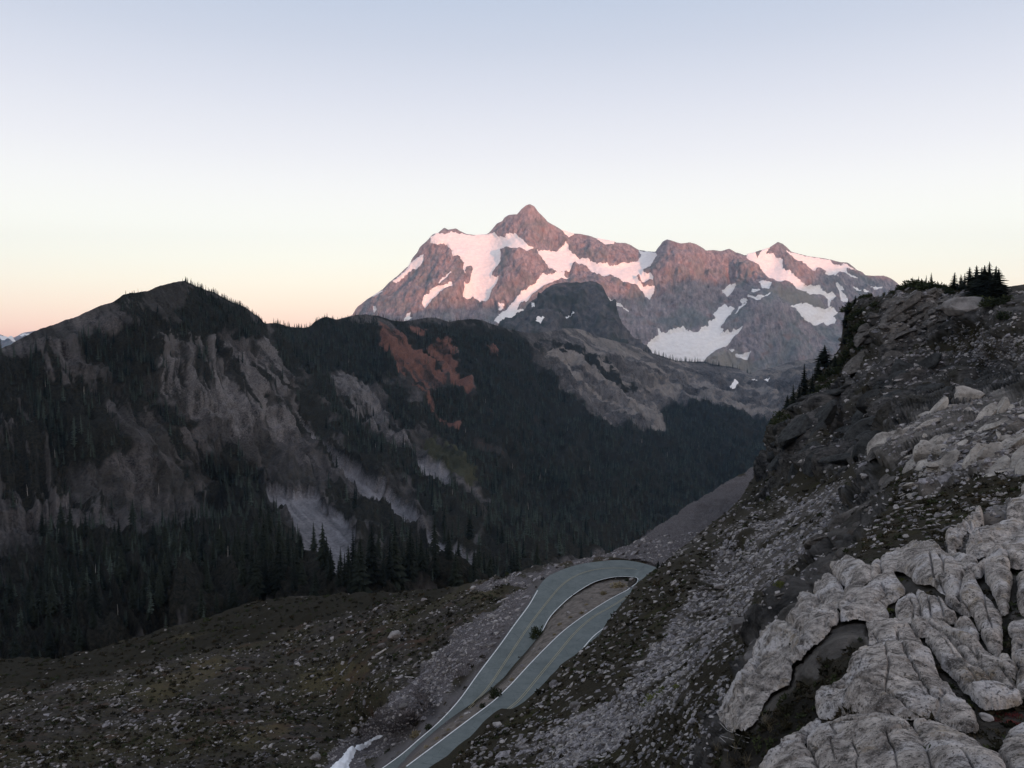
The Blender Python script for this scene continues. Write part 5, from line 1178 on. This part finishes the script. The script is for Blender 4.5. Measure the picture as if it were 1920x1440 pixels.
for n, (cx_, cy_, ch_, wd_, lb_) in enumerate(crest):
    p = HIL.pos(np.array([cx_ * 1.0]), np.array([max(cy_, HIL.ftop(cx_) + 1.5)]))[0]
    fwd = p[1] * CT - p[2] * ST
    h = ch_ * fwd / F
    tree_obj(p - np.array([0, 0, .15]), h, n + 3, lb_, 'conifers on the right crest and slope edge', wd_ * (1.85 if n < 13 else 1.3))

# ------------------------------------------------------------------ shrubs, moss, heather and grass
def bush_mesh(seed, n, flat, leaf):
    r = np.random.default_rng(seed); V, Fl = [], []
    for i in range(n):
        d = r.normal(size=3); d /= np.linalg.norm(d); d[2] = abs(d[2])
        c = d * r.uniform(.45, 1.0) * np.array([.5, .5, flat]) * (1 + .25 * math.sin(5 * d[0] + seed) * math.cos(4 * d[1]))
        a = r.normal(size=3); a /= np.linalg.norm(a); b = np.cross(a, d); b /= np.linalg.norm(b) + 1e-9
        l = leaf * r.uniform(.6, 1.3); k = len(V)
        V += [c - b * l * .4, c + b * l * .4, c + (a * .6 + d * .5) * l]; Fl.append((k, k + 1, k + 2))
    return tri_mesh('bush', V, Fl)
BUSH = {}
for nm, mat, sd, n, fl, lf in (('bush', 'bush', 1, 420, .7, .16), ('moss', 'mossy', 2, 420, .35, .10), ('heath', 'redplant', 3, 320, .3, .10), ('dry', 'drygrass', 4, 300, .5, .16)):
    BUSH[nm] = []
    for j in range(3):
        me = bush_mesh(sd * 10 + j, n, fl, lf); me.materials.append(MT[mat]); BUSH[nm].append(me)
def place_bush(L, px, py, wpx, kind, name, label, cat, group=None, tall=1.0, j=0):
    p = L.pos(np.array([px * 1.0]), np.array([py * 1.0]))[0]
    w = wpx * (p[1] * CT - p[2] * ST) / F
    o = link(name, BUSH[kind][j % 3]); o.location = tuple(p - np.array([0, 0, .05 * w])); o.scale = (w, w, w * tall); o.rotation_euler = (0, 0, px * .7)
    return tag(o, label, cat, group)
MB = MEA
place_bush(MB, 1006, 1197, 26, 'bush', 'shrub', 'dark green shrub at the start of the white line inside the bend', 'shrub', tall=1.4)
place_bush(MB, 929, 1307, 24, 'bush', 'shrub', 'dark green shrub on the median beside the upper road', 'shrub', tall=1.1, j=1)
place_bush(MB, 905, 1326, 12, 'bush', 'shrub', 'small shrub below the green one on the median', 'shrub', j=2)
place_bush(MB, 803, 1366, 14, 'bush', 'shrub', 'small dark shrub on the outer verge of the lower road', 'shrub', j=1)
place_bush(MB, 781, 1382, 26, 'dry', 'shrub', 'brownish shrub on the outer verge near the bottom of the lower road', 'shrub', tall=.9)
place_bush(MB, 1160, 1101, 28, 'dry', 'grass_clump', 'dry grass clump at the tip of the median inside the bend', 'grass', tall=.7, j=1)
place_bush(MB, 1132, 1114, 14, 'dry', 'grass_clump', 'small dry grass clump on the median left of the tip clump', 'grass', j=2)
place_bush(MB, 1175, 1087, 8, 'bush', 'shrub', 'tiny shrub at the innermost point of the bend', 'shrub', j=2)
place_bush(MB, 745, 1430, 22, 'bush', 'shrub', 'dark low shrub at the bottom of the lower road near the frame edge', 'shrub', tall=.8, j=2)
for n, (a, b) in enumerate([(1100, 1135), (1070, 1158), (1090, 1150), (1050, 1172), (1040, 1190), (985, 1255), (960, 1275), (1010, 1230), (865, 1345), (840, 1368), (820, 1385), (800, 1400)]):
    place_bush(MB, a, b, 8 + n % 4, 'dry', 'grass_clump', 'little dry grass clump along the gravel median', 'grass', 'dry grass clumps along the median', .8, n)
place_bush(HIL, 1492, 1112, 34, 'moss', 'moss_clump', 'yellow green moss clump left of the cracked slabs', 'moss', tall=1.2)
place_bush(HIL, 1480, 1128, 24, 'moss', 'moss_clump', 'smaller green moss clump just below the yellow green one', 'moss', j=1)
for n, (a, b, w) in enumerate([(1225, 1310, 34), (1250, 1296, 30), (1272, 1288, 24), (1210, 1322, 22), (1238, 1304, 26)]):
    place_bush(HIL, a, b, w, 'moss', 'moss_clump', 'low green cushion in the mossy strip below the stones', 'moss', 'green cushions in the mossy strip', .6, n)
place_bush(HIL, 1668, 1136, 24, 'moss', 'moss_clump', 'orange yellow moss in the crack of the large left slab', 'moss', tall=.7, j=2)
place_bush(HIL, 1676, 1150, 16, 'moss', 'moss_clump', 'yellow moss below the orange one in the same crack', 'moss', tall=.7, j=1)
place_bush(HIL, 1815, 1318, 30, 'moss', 'moss_clump', 'olive moss between the two long sloping slabs', 'moss', tall=.6)
place_bush(HIL, 1890, 1415, 34, 'moss', 'moss_clump', 'olive moss at the bottom right edge of the outcrop', 'moss', tall=.5, j=1)
place_bush(HIL, 1690, 1078, 26, 'moss', 'moss_clump', 'dark moss in the notch below the topmost slab', 'moss', tall=.5, j=2)
for n, (a, b, w) in enumerate([(1880, 1330, 26), (1905, 1334, 30), (1895, 1346, 30), (1915, 1350, 26), (1870, 1340, 20)]):
    place_bush(HIL, a, b, w, 'heath', 'heather', 'dark red heather between the slabs at the right edge', 'heather', 'red heather at the right edge', .7, n)
for n, (a, b, w) in enumerate([(1620, 560, 16), (1630, 557, 14), (1672, 552, 12), (1688, 544, 22), (1704, 538, 26), (1718, 538, 28), (1732, 540, 30), (1746, 541, 28), (1758, 542, 24), (1770, 543, 18), (1780, 546, 20), (1890, 575, 22), (1880, 580, 30), (1600, 600, 24), (1606, 620, 26), (1604, 650, 26), (1590, 668, 30), (1570, 700, 28), (1545, 715, 26), (1530, 735, 28), (1512, 760, 26), (1620, 640, 22), (1480, 790, 26), (1462, 800, 22), (1585, 575, 22), (1596, 580, 26), (1610, 590, 24), (1615, 610, 26), (1600, 640, 26), (1612, 655, 24), (1580, 680, 26), (1600, 690, 26), (1556, 705, 28), (1560, 725, 26), (1540, 735, 30), (1525, 745, 26), (1500, 775, 30), (1520, 765, 26), (1490, 785, 26), (1465, 785, 26), (1450, 800, 24), (1448, 815, 22), (1640, 575, 18), (1850, 575, 34), (1862, 585, 34), (1835, 578, 26), (1880, 595, 28), (1895, 600, 24)]):
    place_bush(HIL, a, max(b, HIL.ftop(a) + 2), w, 'bush', 'shrub', 'low dark evergreen scrub along the right crest and slope edge', 'shrub', 'evergreen scrub on the right crest', .75, n)
place_bush(HIL, 1658, 557, 6, 'bush', 'sapling', 'tiny bent sapling alone against the pale mountain on the right crest', 'sapling', tall=1.9)
# low heath growing on the dark soil: nobody could count it
HEATH = []
for j in range(4):
    me = bush_mesh(60 + j, 46, .5, .34); me.materials.append(MT[('heath_dark', 'heath_brown', 'bush', 'heath_dark')[j]]); HEATH.append(me)
for nm, L, mk_, n, bx, lb_ in (('heath', HIL, np.clip((1 - rock) * (1 - .75 * grav) * (.35 + .65 * vegm) * (1 - .55 * outc), 0, 1), 60000, (800, 1990, 540, 1500), 'low dark heath and moss on the soil of the right hillside'),
                            ('meadow_heath', MEA, np.clip((1 - talus) * (1 - gravel) * (.25 + .75 * sstep(-.1, .4, fbm(MEA.P / 11, 4, 503))), 0, 1) * (1 - sstep(-6, 2, np.maximum(np.maximum(sdL, sdR), medsd))), 42000, (-60, 1300, 1080, 1500), 'low brown heath tufts covering the lower left meadow')):
    xx, yy = cand(L, n, *bx)
    k = RNG.random(len(xx)) < L.look(mk_, xx, yy) * .55
    xx, yy = xx[k], yy[k]; PP = L.pos(xx, yy)
    s_ = np.clip(.26 * (PP[:, 1] / 60) ** .75, .10, 1.1) * np.exp(RNG.normal(0, .35, len(xx)))
    r3 = np.zeros((len(xx), 3)); r3[:, 2] = RNG.uniform(0, 6.28, len(xx))
    gn_scatter(nm, HEATH, PP - np.array([0, 0, .03]), r3, np.stack([s_, s_, s_ * RNG.uniform(.6, 1.2, len(xx))], -1), RNG.integers(0, 4, len(xx)), lb_, 'heath')
    print(nm, len(xx))
# curved grass blades and pale twigs in the hollow beside the left slab
def blade_mesh(seed, n, spread):
    r = random.Random(seed); V, Fl = [], []
    for _ in range(n):
        a = r.uniform(0, 6.28); b0 = Vector((r.uniform(-.25, .25), r.uniform(-.25, .25), 0)); d = Vector((math.cos(a), math.sin(a), 0)); s = Vector((-d.y, d.x, 0)) * .012
        h = r.uniform(.5, 1); o = spread * r.uniform(.4, 1); k = len(V)
        for t in (0, .35, .7, 1):
            c = b0 + d * o * t * t + Vector((0, 0, h * (t - .25 * t * t))); w = s * (1 - .9 * t); V += [c - w, c + w]
        Fl += [(k, k + 1, k + 3, k + 2), (k + 2, k + 3, k + 5, k + 4), (k + 4, k + 5, k + 7, k + 6)]
    me = tri_mesh('grass_tuft', V, Fl); me.materials.append(MT['drygrass']); return me
TUFT = [blade_mesh(i, 16, .7) for i in range(3)]
for n, (a, b, w) in enumerate([(1368, 1372, 34), (1385, 1352, 26), (1430, 1345, 30), (1440, 1360, 28), (1376, 1404, 36), (1360, 1430, 36), (1395, 1432, 32), (1330, 1395, 26), (1345, 1408, 26), (1380, 1330, 22)]):
    p = HIL.pos(np.array([a * 1.0]), np.array([b * 1.0]))[0]; w_ = w * p[1] / F
    o = link('grass_tuft', TUFT[n % 3]); o.location = tuple(p); o.scale = (w_,) * 3; o.rotation_euler = (0, 0, n * 1.1)
    tag(o, 'thin dry grass tuft in the dark hollow left of the front slabs', 'grass', 'dry grass tufts in the hollow')
def tube(name, pts, r0, r1, mat, label, cat):
    V, Fl = [], []
    pts = [Vector(p) for p in pts]
    for i, p in enumerate(pts):
        d = (pts[min(i + 1, len(pts) - 1)] - pts[max(i - 1, 0)]).normalized(); s1 = d.orthogonal().normalized(); s2 = d.cross(s1); r = r0 + (r1 - r0) * i / (len(pts) - 1)
        V += [p + s1 * r * math.cos(1.0472 * j) + s2 * r * math.sin(1.0472 * j) for j in range(6)]
    for i in range(len(pts) - 1):
        for j in range(6): Fl.append((i * 6 + j, i * 6 + (j + 1) % 6, (i + 1) * 6 + (j + 1) % 6, (i + 1) * 6 + j))
    Fl += [tuple(range(6))[::-1], tuple((len(pts) - 1) * 6 + j for j in range(6))]
    o = link(name, tri_mesh(name, V, Fl, True), MT[mat]); return tag(o, label, cat)
def on(L, pts, lift): 
    q = np.array(pts, float); p = L.pos(q[:, 0], q[:, 1]); p[:, 2] += lift; return p
tube('twig', on(HIL, [(1350, 1368), (1357, 1377), (1368, 1381), (1382, 1386), (1398, 1391)], .10), .004, .002, 'deadwood', 'pale bare twig arching out from the foot of the left slab', 'twig')
tube('twig', on(HIL, [(1352, 1386), (1366, 1386), (1380, 1387), (1396, 1392)], .05), .004, .002, 'deadwood', 'straight pale twig lying below the arching one', 'twig')
tube('twig', on(HIL, [(1351, 1390), (1358, 1398), (1370, 1403), (1384, 1404)], .05), .004, .002, 'deadwood', 'lowest pale twig curving right in the hollow', 'twig')
tube('log', on(MEA, [(705, 1230), (714, 1226), (725, 1221)], .15), .28, .2, 'deadwood', 'short bleached log lying on the meadow below the white boulder', 'log')
tube('log', on(MEA, [(940, 1127), (952, 1123)], .2), .2, .15, 'deadwood', 'small pale log on the gravel left of the road bend', 'log')

# ------------------------------------------------------------------ boulders and stones
def boulder_mesh(seed, flat, sub=3):
    bm = bmesh.new(); bmesh.ops.create_icosphere(bm, subdivisions=sub, radius=.5)
    co = np.array([v.co for v in bm.verts]); r = np.random.default_rng(seed)
    for _ in range(11):
        n = r.normal(size=3); n /= np.linalg.norm(n); h = r.uniform(.30, .42); dd = co @ n - h
        co = co - np.where(dd > 0, dd, 0)[:, None] * n * .92
    co = co * np.array([1.15, 1, flat]) + (.03 * fbm(co * 5, 3, seed))[:, None] * co / .5
    for v, c in zip(bm.verts, co): v.co = c
    me = bpy.data.meshes.new('boulder'); bm.to_mesh(me); bm.free(); me.materials.append(MT['stone']); return me
BOULD = [boulder_mesh(i, f) for i, f in enumerate((.85, .7, .6, .9))]
def boulder(L, px, py, wpx, label, j=0, sq=1.0, sink=.18, group=None):
    p = L.pos(np.array([px * 1.0]), np.array([py * 1.0]))[0]; w = wpx * (p[1] * CT - p[2] * ST) / F
    o = link('boulder', BOULD[j % 4]); o.location = tuple(p + np.array([0, 0, w * (.35 - sink)])); o.scale = (w, w, w * sq); o.rotation_euler = (.2 * math.sin(px), .2 * math.cos(py), px * 1.3)
    return tag(o, label, 'boulder', group)
boulder(MEA, 740, 1203, 25, 'largest pale boulder standing on the meadow left of the road', 0, 1.1)
boulder(MEA, 716, 1217, 16, 'second pale boulder just below left of the largest meadow boulder', 1)
boulder(MEA, 888, 1111, 14, 'pale boulder at the left end of the rubble bank by the bend', 2)
boulder(MEA, 666, 1374, 15, 'round grey boulder above the roadside snow patch', 3)
boulder(MEA, 775, 1341, 14, 'pale block beside the lower road verge', 1); boulder(MEA, 590, 1428, 20, 'white boulder left of the roadside snow patch', 0)
boulder(MEA, 757, 1332, 20, 'long pale slab of rock above the lower road verge', 2, .6)
boulder(HIL, 1621, 1056, 13, 'small white stone sitting on the leftmost top slab', 0, 1.1, 0.0)
boulder(HIL, 1848, 1340, 26, 'pale speckled stone between the slabs beside the red heather', 1, .8)
boulder(HIL, 1349, 1104, 22, 'pale grey boulder on the dark slope level with the road bend', 1, .8); boulder(HIL, 1356, 1166, 24, 'grey boulder among the stones left of the slabs', 2)
boulder(HIL, 1340, 1176, 14, 'white stone at the left of the grey boulder near the slabs', 3); boulder(HIL, 1361, 1192, 13, 'bright white stone below the grey boulder near the slabs', 0); boulder(HIL, 1379, 1231, 10, 'small bright stone in the dark hollow below the boulders', 1)
boulder(HIL, 930, 1357, 20, 'pale capped boulder on the brow beside the upper road', 2); boulder(HIL, 1080, 1328, 22, 'large pale stone on the slope below the upper road', 0); boulder(HIL, 1100, 1360, 22, 'grey block among the stones at the bottom of the slope', 1)
boulder(HIL, 1240, 1112, 12, 'single white stone on the dark brow right of the road bend', 3); boulder(HIL, 1395, 1185, 50, 'dark lichen covered boulder leaning beside the left slabs', 3, .8); boulder(HIL, 1402, 1222, 34, 'rough dark boulder below the lichen covered one', 2, .9)
boulder(HIL, 1600, 660, 12, 'white boulder at the foot of the crest cliff', 1); boulder(HIL, 1606, 672, 14, 'second white boulder at the foot of the crest cliff', 2)
boulder(HIL, 1824, 592, 74, 'big pale dome of rock below the crest conifers', 1, .85, .32)

def block_mesh(seed, sx, sz):
    bm = bmesh.new(); bmesh.ops.create_icosphere(bm, subdivisions=3, radius=.62)
    co = np.array([v.co for v in bm.verts]); r = np.random.default_rng(seed)
    for _ in range(9):
        n = r.normal(size=3); n /= np.linalg.norm(n); h = r.uniform(.25, .42); dd = co @ n - h
        co = co - np.where(dd > 0, dd, 0)[:, None] * n * .97
    co = co + (.05 * fbm(co * 3.5, 4, seed))[:, None] * co / .5
    co = co * np.array([sx, 1, sz])
    for v, c in zip(bm.verts, co): v.co = c
    me = bpy.data.meshes.new('rock_block'); bm.to_mesh(me); bm.free(); return me
BLK = []
for i_, (a_, b_) in enumerate(((1.3, .6), (1.7, .5), (1.1, .8), (1.5, .7), (2.0, .45), (1.2, .55))):
    me = block_mesh(700 + i_, a_, b_); me.materials.append(MT['hillblock']); BLK.append(me)
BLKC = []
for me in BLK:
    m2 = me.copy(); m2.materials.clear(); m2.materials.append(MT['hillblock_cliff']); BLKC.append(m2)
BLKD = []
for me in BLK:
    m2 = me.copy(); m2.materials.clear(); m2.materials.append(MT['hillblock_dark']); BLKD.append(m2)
def blocks(poly, n, lo, hi, protos, label, group, seed):
    r = np.random.default_rng(seed); q = np.array(poly, float); k = 0
    while k < n:
        a, b = r.uniform(q[:, 0].min(), q[:, 0].max()), r.uniform(q[:, 1].min(), q[:, 1].max())
        if poly_sd(np.array([a]), np.array([b]), q)[0] < 0: continue
        p = HIL.pos(np.array([a]), np.array([b]))[0]
        w = (lo + (hi - lo) * r.random() ** 2.2) * p[1] / F
        o = link('rock_block', protos[r.integers(0, 6)]); o.location = tuple(p + np.array([0, 0, -.12 * w]))
        o.scale = tuple(w * r.uniform(.8, 1.25, 3)); o.rotation_euler = (r.normal(0, .25), -.45 + r.normal(0, .22), r.normal(.25, .45))
        tag(o, label, 'rock', group); k += 1
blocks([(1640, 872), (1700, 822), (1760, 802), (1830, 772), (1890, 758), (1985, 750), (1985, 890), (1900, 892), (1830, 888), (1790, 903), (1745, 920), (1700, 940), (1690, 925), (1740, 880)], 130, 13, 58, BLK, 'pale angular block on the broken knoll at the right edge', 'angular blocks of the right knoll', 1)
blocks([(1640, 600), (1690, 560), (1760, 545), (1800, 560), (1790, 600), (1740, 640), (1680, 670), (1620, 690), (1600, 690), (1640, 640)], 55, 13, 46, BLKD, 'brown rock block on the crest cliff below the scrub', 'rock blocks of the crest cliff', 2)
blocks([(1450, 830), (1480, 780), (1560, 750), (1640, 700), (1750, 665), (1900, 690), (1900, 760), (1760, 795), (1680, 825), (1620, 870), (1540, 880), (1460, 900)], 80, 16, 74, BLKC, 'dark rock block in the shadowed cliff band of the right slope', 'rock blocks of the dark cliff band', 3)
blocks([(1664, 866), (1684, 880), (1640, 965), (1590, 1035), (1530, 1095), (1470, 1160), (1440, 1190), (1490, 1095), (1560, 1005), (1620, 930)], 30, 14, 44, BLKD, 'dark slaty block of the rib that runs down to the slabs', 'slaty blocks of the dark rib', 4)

def scatter_stones(L, mask, n, x0, x1, y0, y1, base, power, keepdens, lay=0.0):
    xx, yy = cand(L, n, x0, x1, y0, y1)
    pr = L.look(mask, xx, yy)
    k = RNG.random(len(xx)) < pr * keepdens
    xx, yy = xx[k], yy[k]
    PP = L.pos(xx, yy); Yd = np.maximum(PP[:, 1], 4)
    s = base * (Yd / 60.0) ** power * np.exp(RNG.normal(0, .62, len(xx)))
    s = np.minimum(s, 16 * Yd / F * np.where(RNG.random(len(xx)) < .06, 1.5, .75))
    return xx, yy, PP, s
clump_m = sstep(-.25, .35, fbm(MEA.P / 7, 3, 501)); clump_h = sstep(-.3, .3, fbm(squash(HIL.P, .5) / 3.5, 3, 502))
mead_mask = np.clip(talus * .9 + .34 * clump_m * sstep(1150, 1260, MEA.PY + .25 * (MEA.PX - 300)) + .07, 0, 1) * (1 - .93 * sstep(-6, 2, np.maximum(sdL, sdR))) * (1 - .9 * darkm * (1 - talus)) * (1 - .6 * np.clip(gravel, 0, 1)) * (1 - .8 * gold)
mead_mask = mead_mask * (1 - .75 * sstep(-2, 4, medsd)) * (1 - sstep(-6, 0, poly_sd(MEA.PX, MEA.PY, [(560, 1500), (620, 1432), (690, 1388), (722, 1380), (716, 1394), (668, 1424), (640, 1500)])))
CLIFFD = sstep(-8, 8, polys_sd(H.PX, H.PY, [[(1400, 930), (1440, 800), (1500, 765), (1640, 725), (1780, 705), (1990, 730), (1990, 760), (1880, 762), (1760, 800), (1690, 820), (1630, 868), (1560, 890), (1500, 885)]]) + .6 * rgn)
hill_mask = np.clip(grav * (.5 + .4 * clump_h) + .45 * light * (1 - outc) + .06 * rock * (1 - CLIFFD), 0, 1) * (1 - .9 * CLIFFD) * (1 - .96 * vegm) * (1 - outc) + .10 * (1 - outc) + .30 * (1 - outc) * sstep(-10, 10, polys_sd(H.PX, H.PY, [[(1640, 700), (1760, 640), (1880, 590), (1990, 570), (1990, 715), (1850, 715)]]) + rgn)
allS = []
for nm, L, mk_, n, bx, base, pw, kd in (('m', MEA, mead_mask, 90000, (-60, 1460, 1000, 1500), .19, .6, .8), ('h', HIL, hill_mask, 210000, (800, 1990, 540, 1500), .23, .62, .9)):
    xx, yy, PP, s = scatter_stones(L, mk_, n, *bx, base, pw, kd)
    lyr = 0 if nm == 'm' else 1
    for a in zip(xx, yy, PP[:, 0], PP[:, 1], PP[:, 2], s): allS.append((lyr,) + a)
S = np.array(allS)
print('stones', len(S))
spx = S[:, 6] * F / np.maximum(S[:, 4], 3)
vis = (S[:, 1] > 0) & (S[:, 1] < 1920) & (S[:, 2] < 1440)
o_ = np.argsort(-spx * vis)
NS = 270
si, sr = o_[:NS], o_[NS:]
strat_rot = math.atan2(strat[1], strat[0])
def s_rot(n):
    r = np.stack([RNG.normal(0, .28, n), RNG.normal(-.30, .30, n), RNG.normal(strat_rot, .6, n)], -1)
    return r
R1 = s_rot(len(S)); IDX = RNG.integers(0, 8, len(S))
SC3 = S[:, 6:7] * RNG.uniform(.75, 1.3, (len(S), 3))
for i in si:
    lyr, a, b = S[i, 0], S[i, 1], S[i, 2]
    o = link('stone', STONES[IDX[i]]); o.location = tuple(S[i, 3:6]); o.scale = tuple(SC3[i]); o.rotation_euler = tuple(R1[i])
    if lyr == 0:
        if a > 700: tag(o, 'pale stone in the rubble strip between the meadow and the road', 'stone', 'stones in the rubble beside the road')
        else: tag(o, 'loose stone scattered over the brown meadow at lower left', 'stone', 'stones on the lower left meadow')
    elif b < 900: tag(o, 'pale stone on the upper part of the right hillside', 'stone', 'stones on the upper right hillside')
    else: tag(o, 'pale loose stone of the scree between the road and the front slabs', 'stone', 'stones of the scree right of the road')
for lyr, nm, lb_ in ((0, 'rubble', 'loose rubble strewn over the meadow and beside the road'), (1, 'scree', 'loose scree of flat pale stones on the right hillside')):
    k = sr[S[sr, 0] == lyr]
    gn_scatter(nm, STONES, S[k, 3:6], R1[k], SC3[k], IDX[k], lb_, nm)

# ------------------------------------------------------------------ last snow beside the road
def snow_fn(sd, P, N, a, b):
    return P + np.array([0, 0, 1.0]) * (.55 * sstep(0, 9, sd) - .03 + .12 * fbm(P / 1.3, 3, 601))[..., None]
o = patch(MEA, [(560, 1500), (600, 1465), (627, 1437), (640, 1424), (654, 1412), (670, 1402), (687, 1394), (704, 1385), (717, 1380), (722, 1384), (712, 1391), (699, 1398), (684, 1409), (672, 1417), (662, 1428), (655, 1446), (640, 1475), (625, 1500)], 1.2, snow_fn, 'snow_patch', MT['rsnow'], None, rag=2.5, ragscale=9)
tag(o, 'leftover white snow strip on the rubble left of the lower road', 'snow patch')
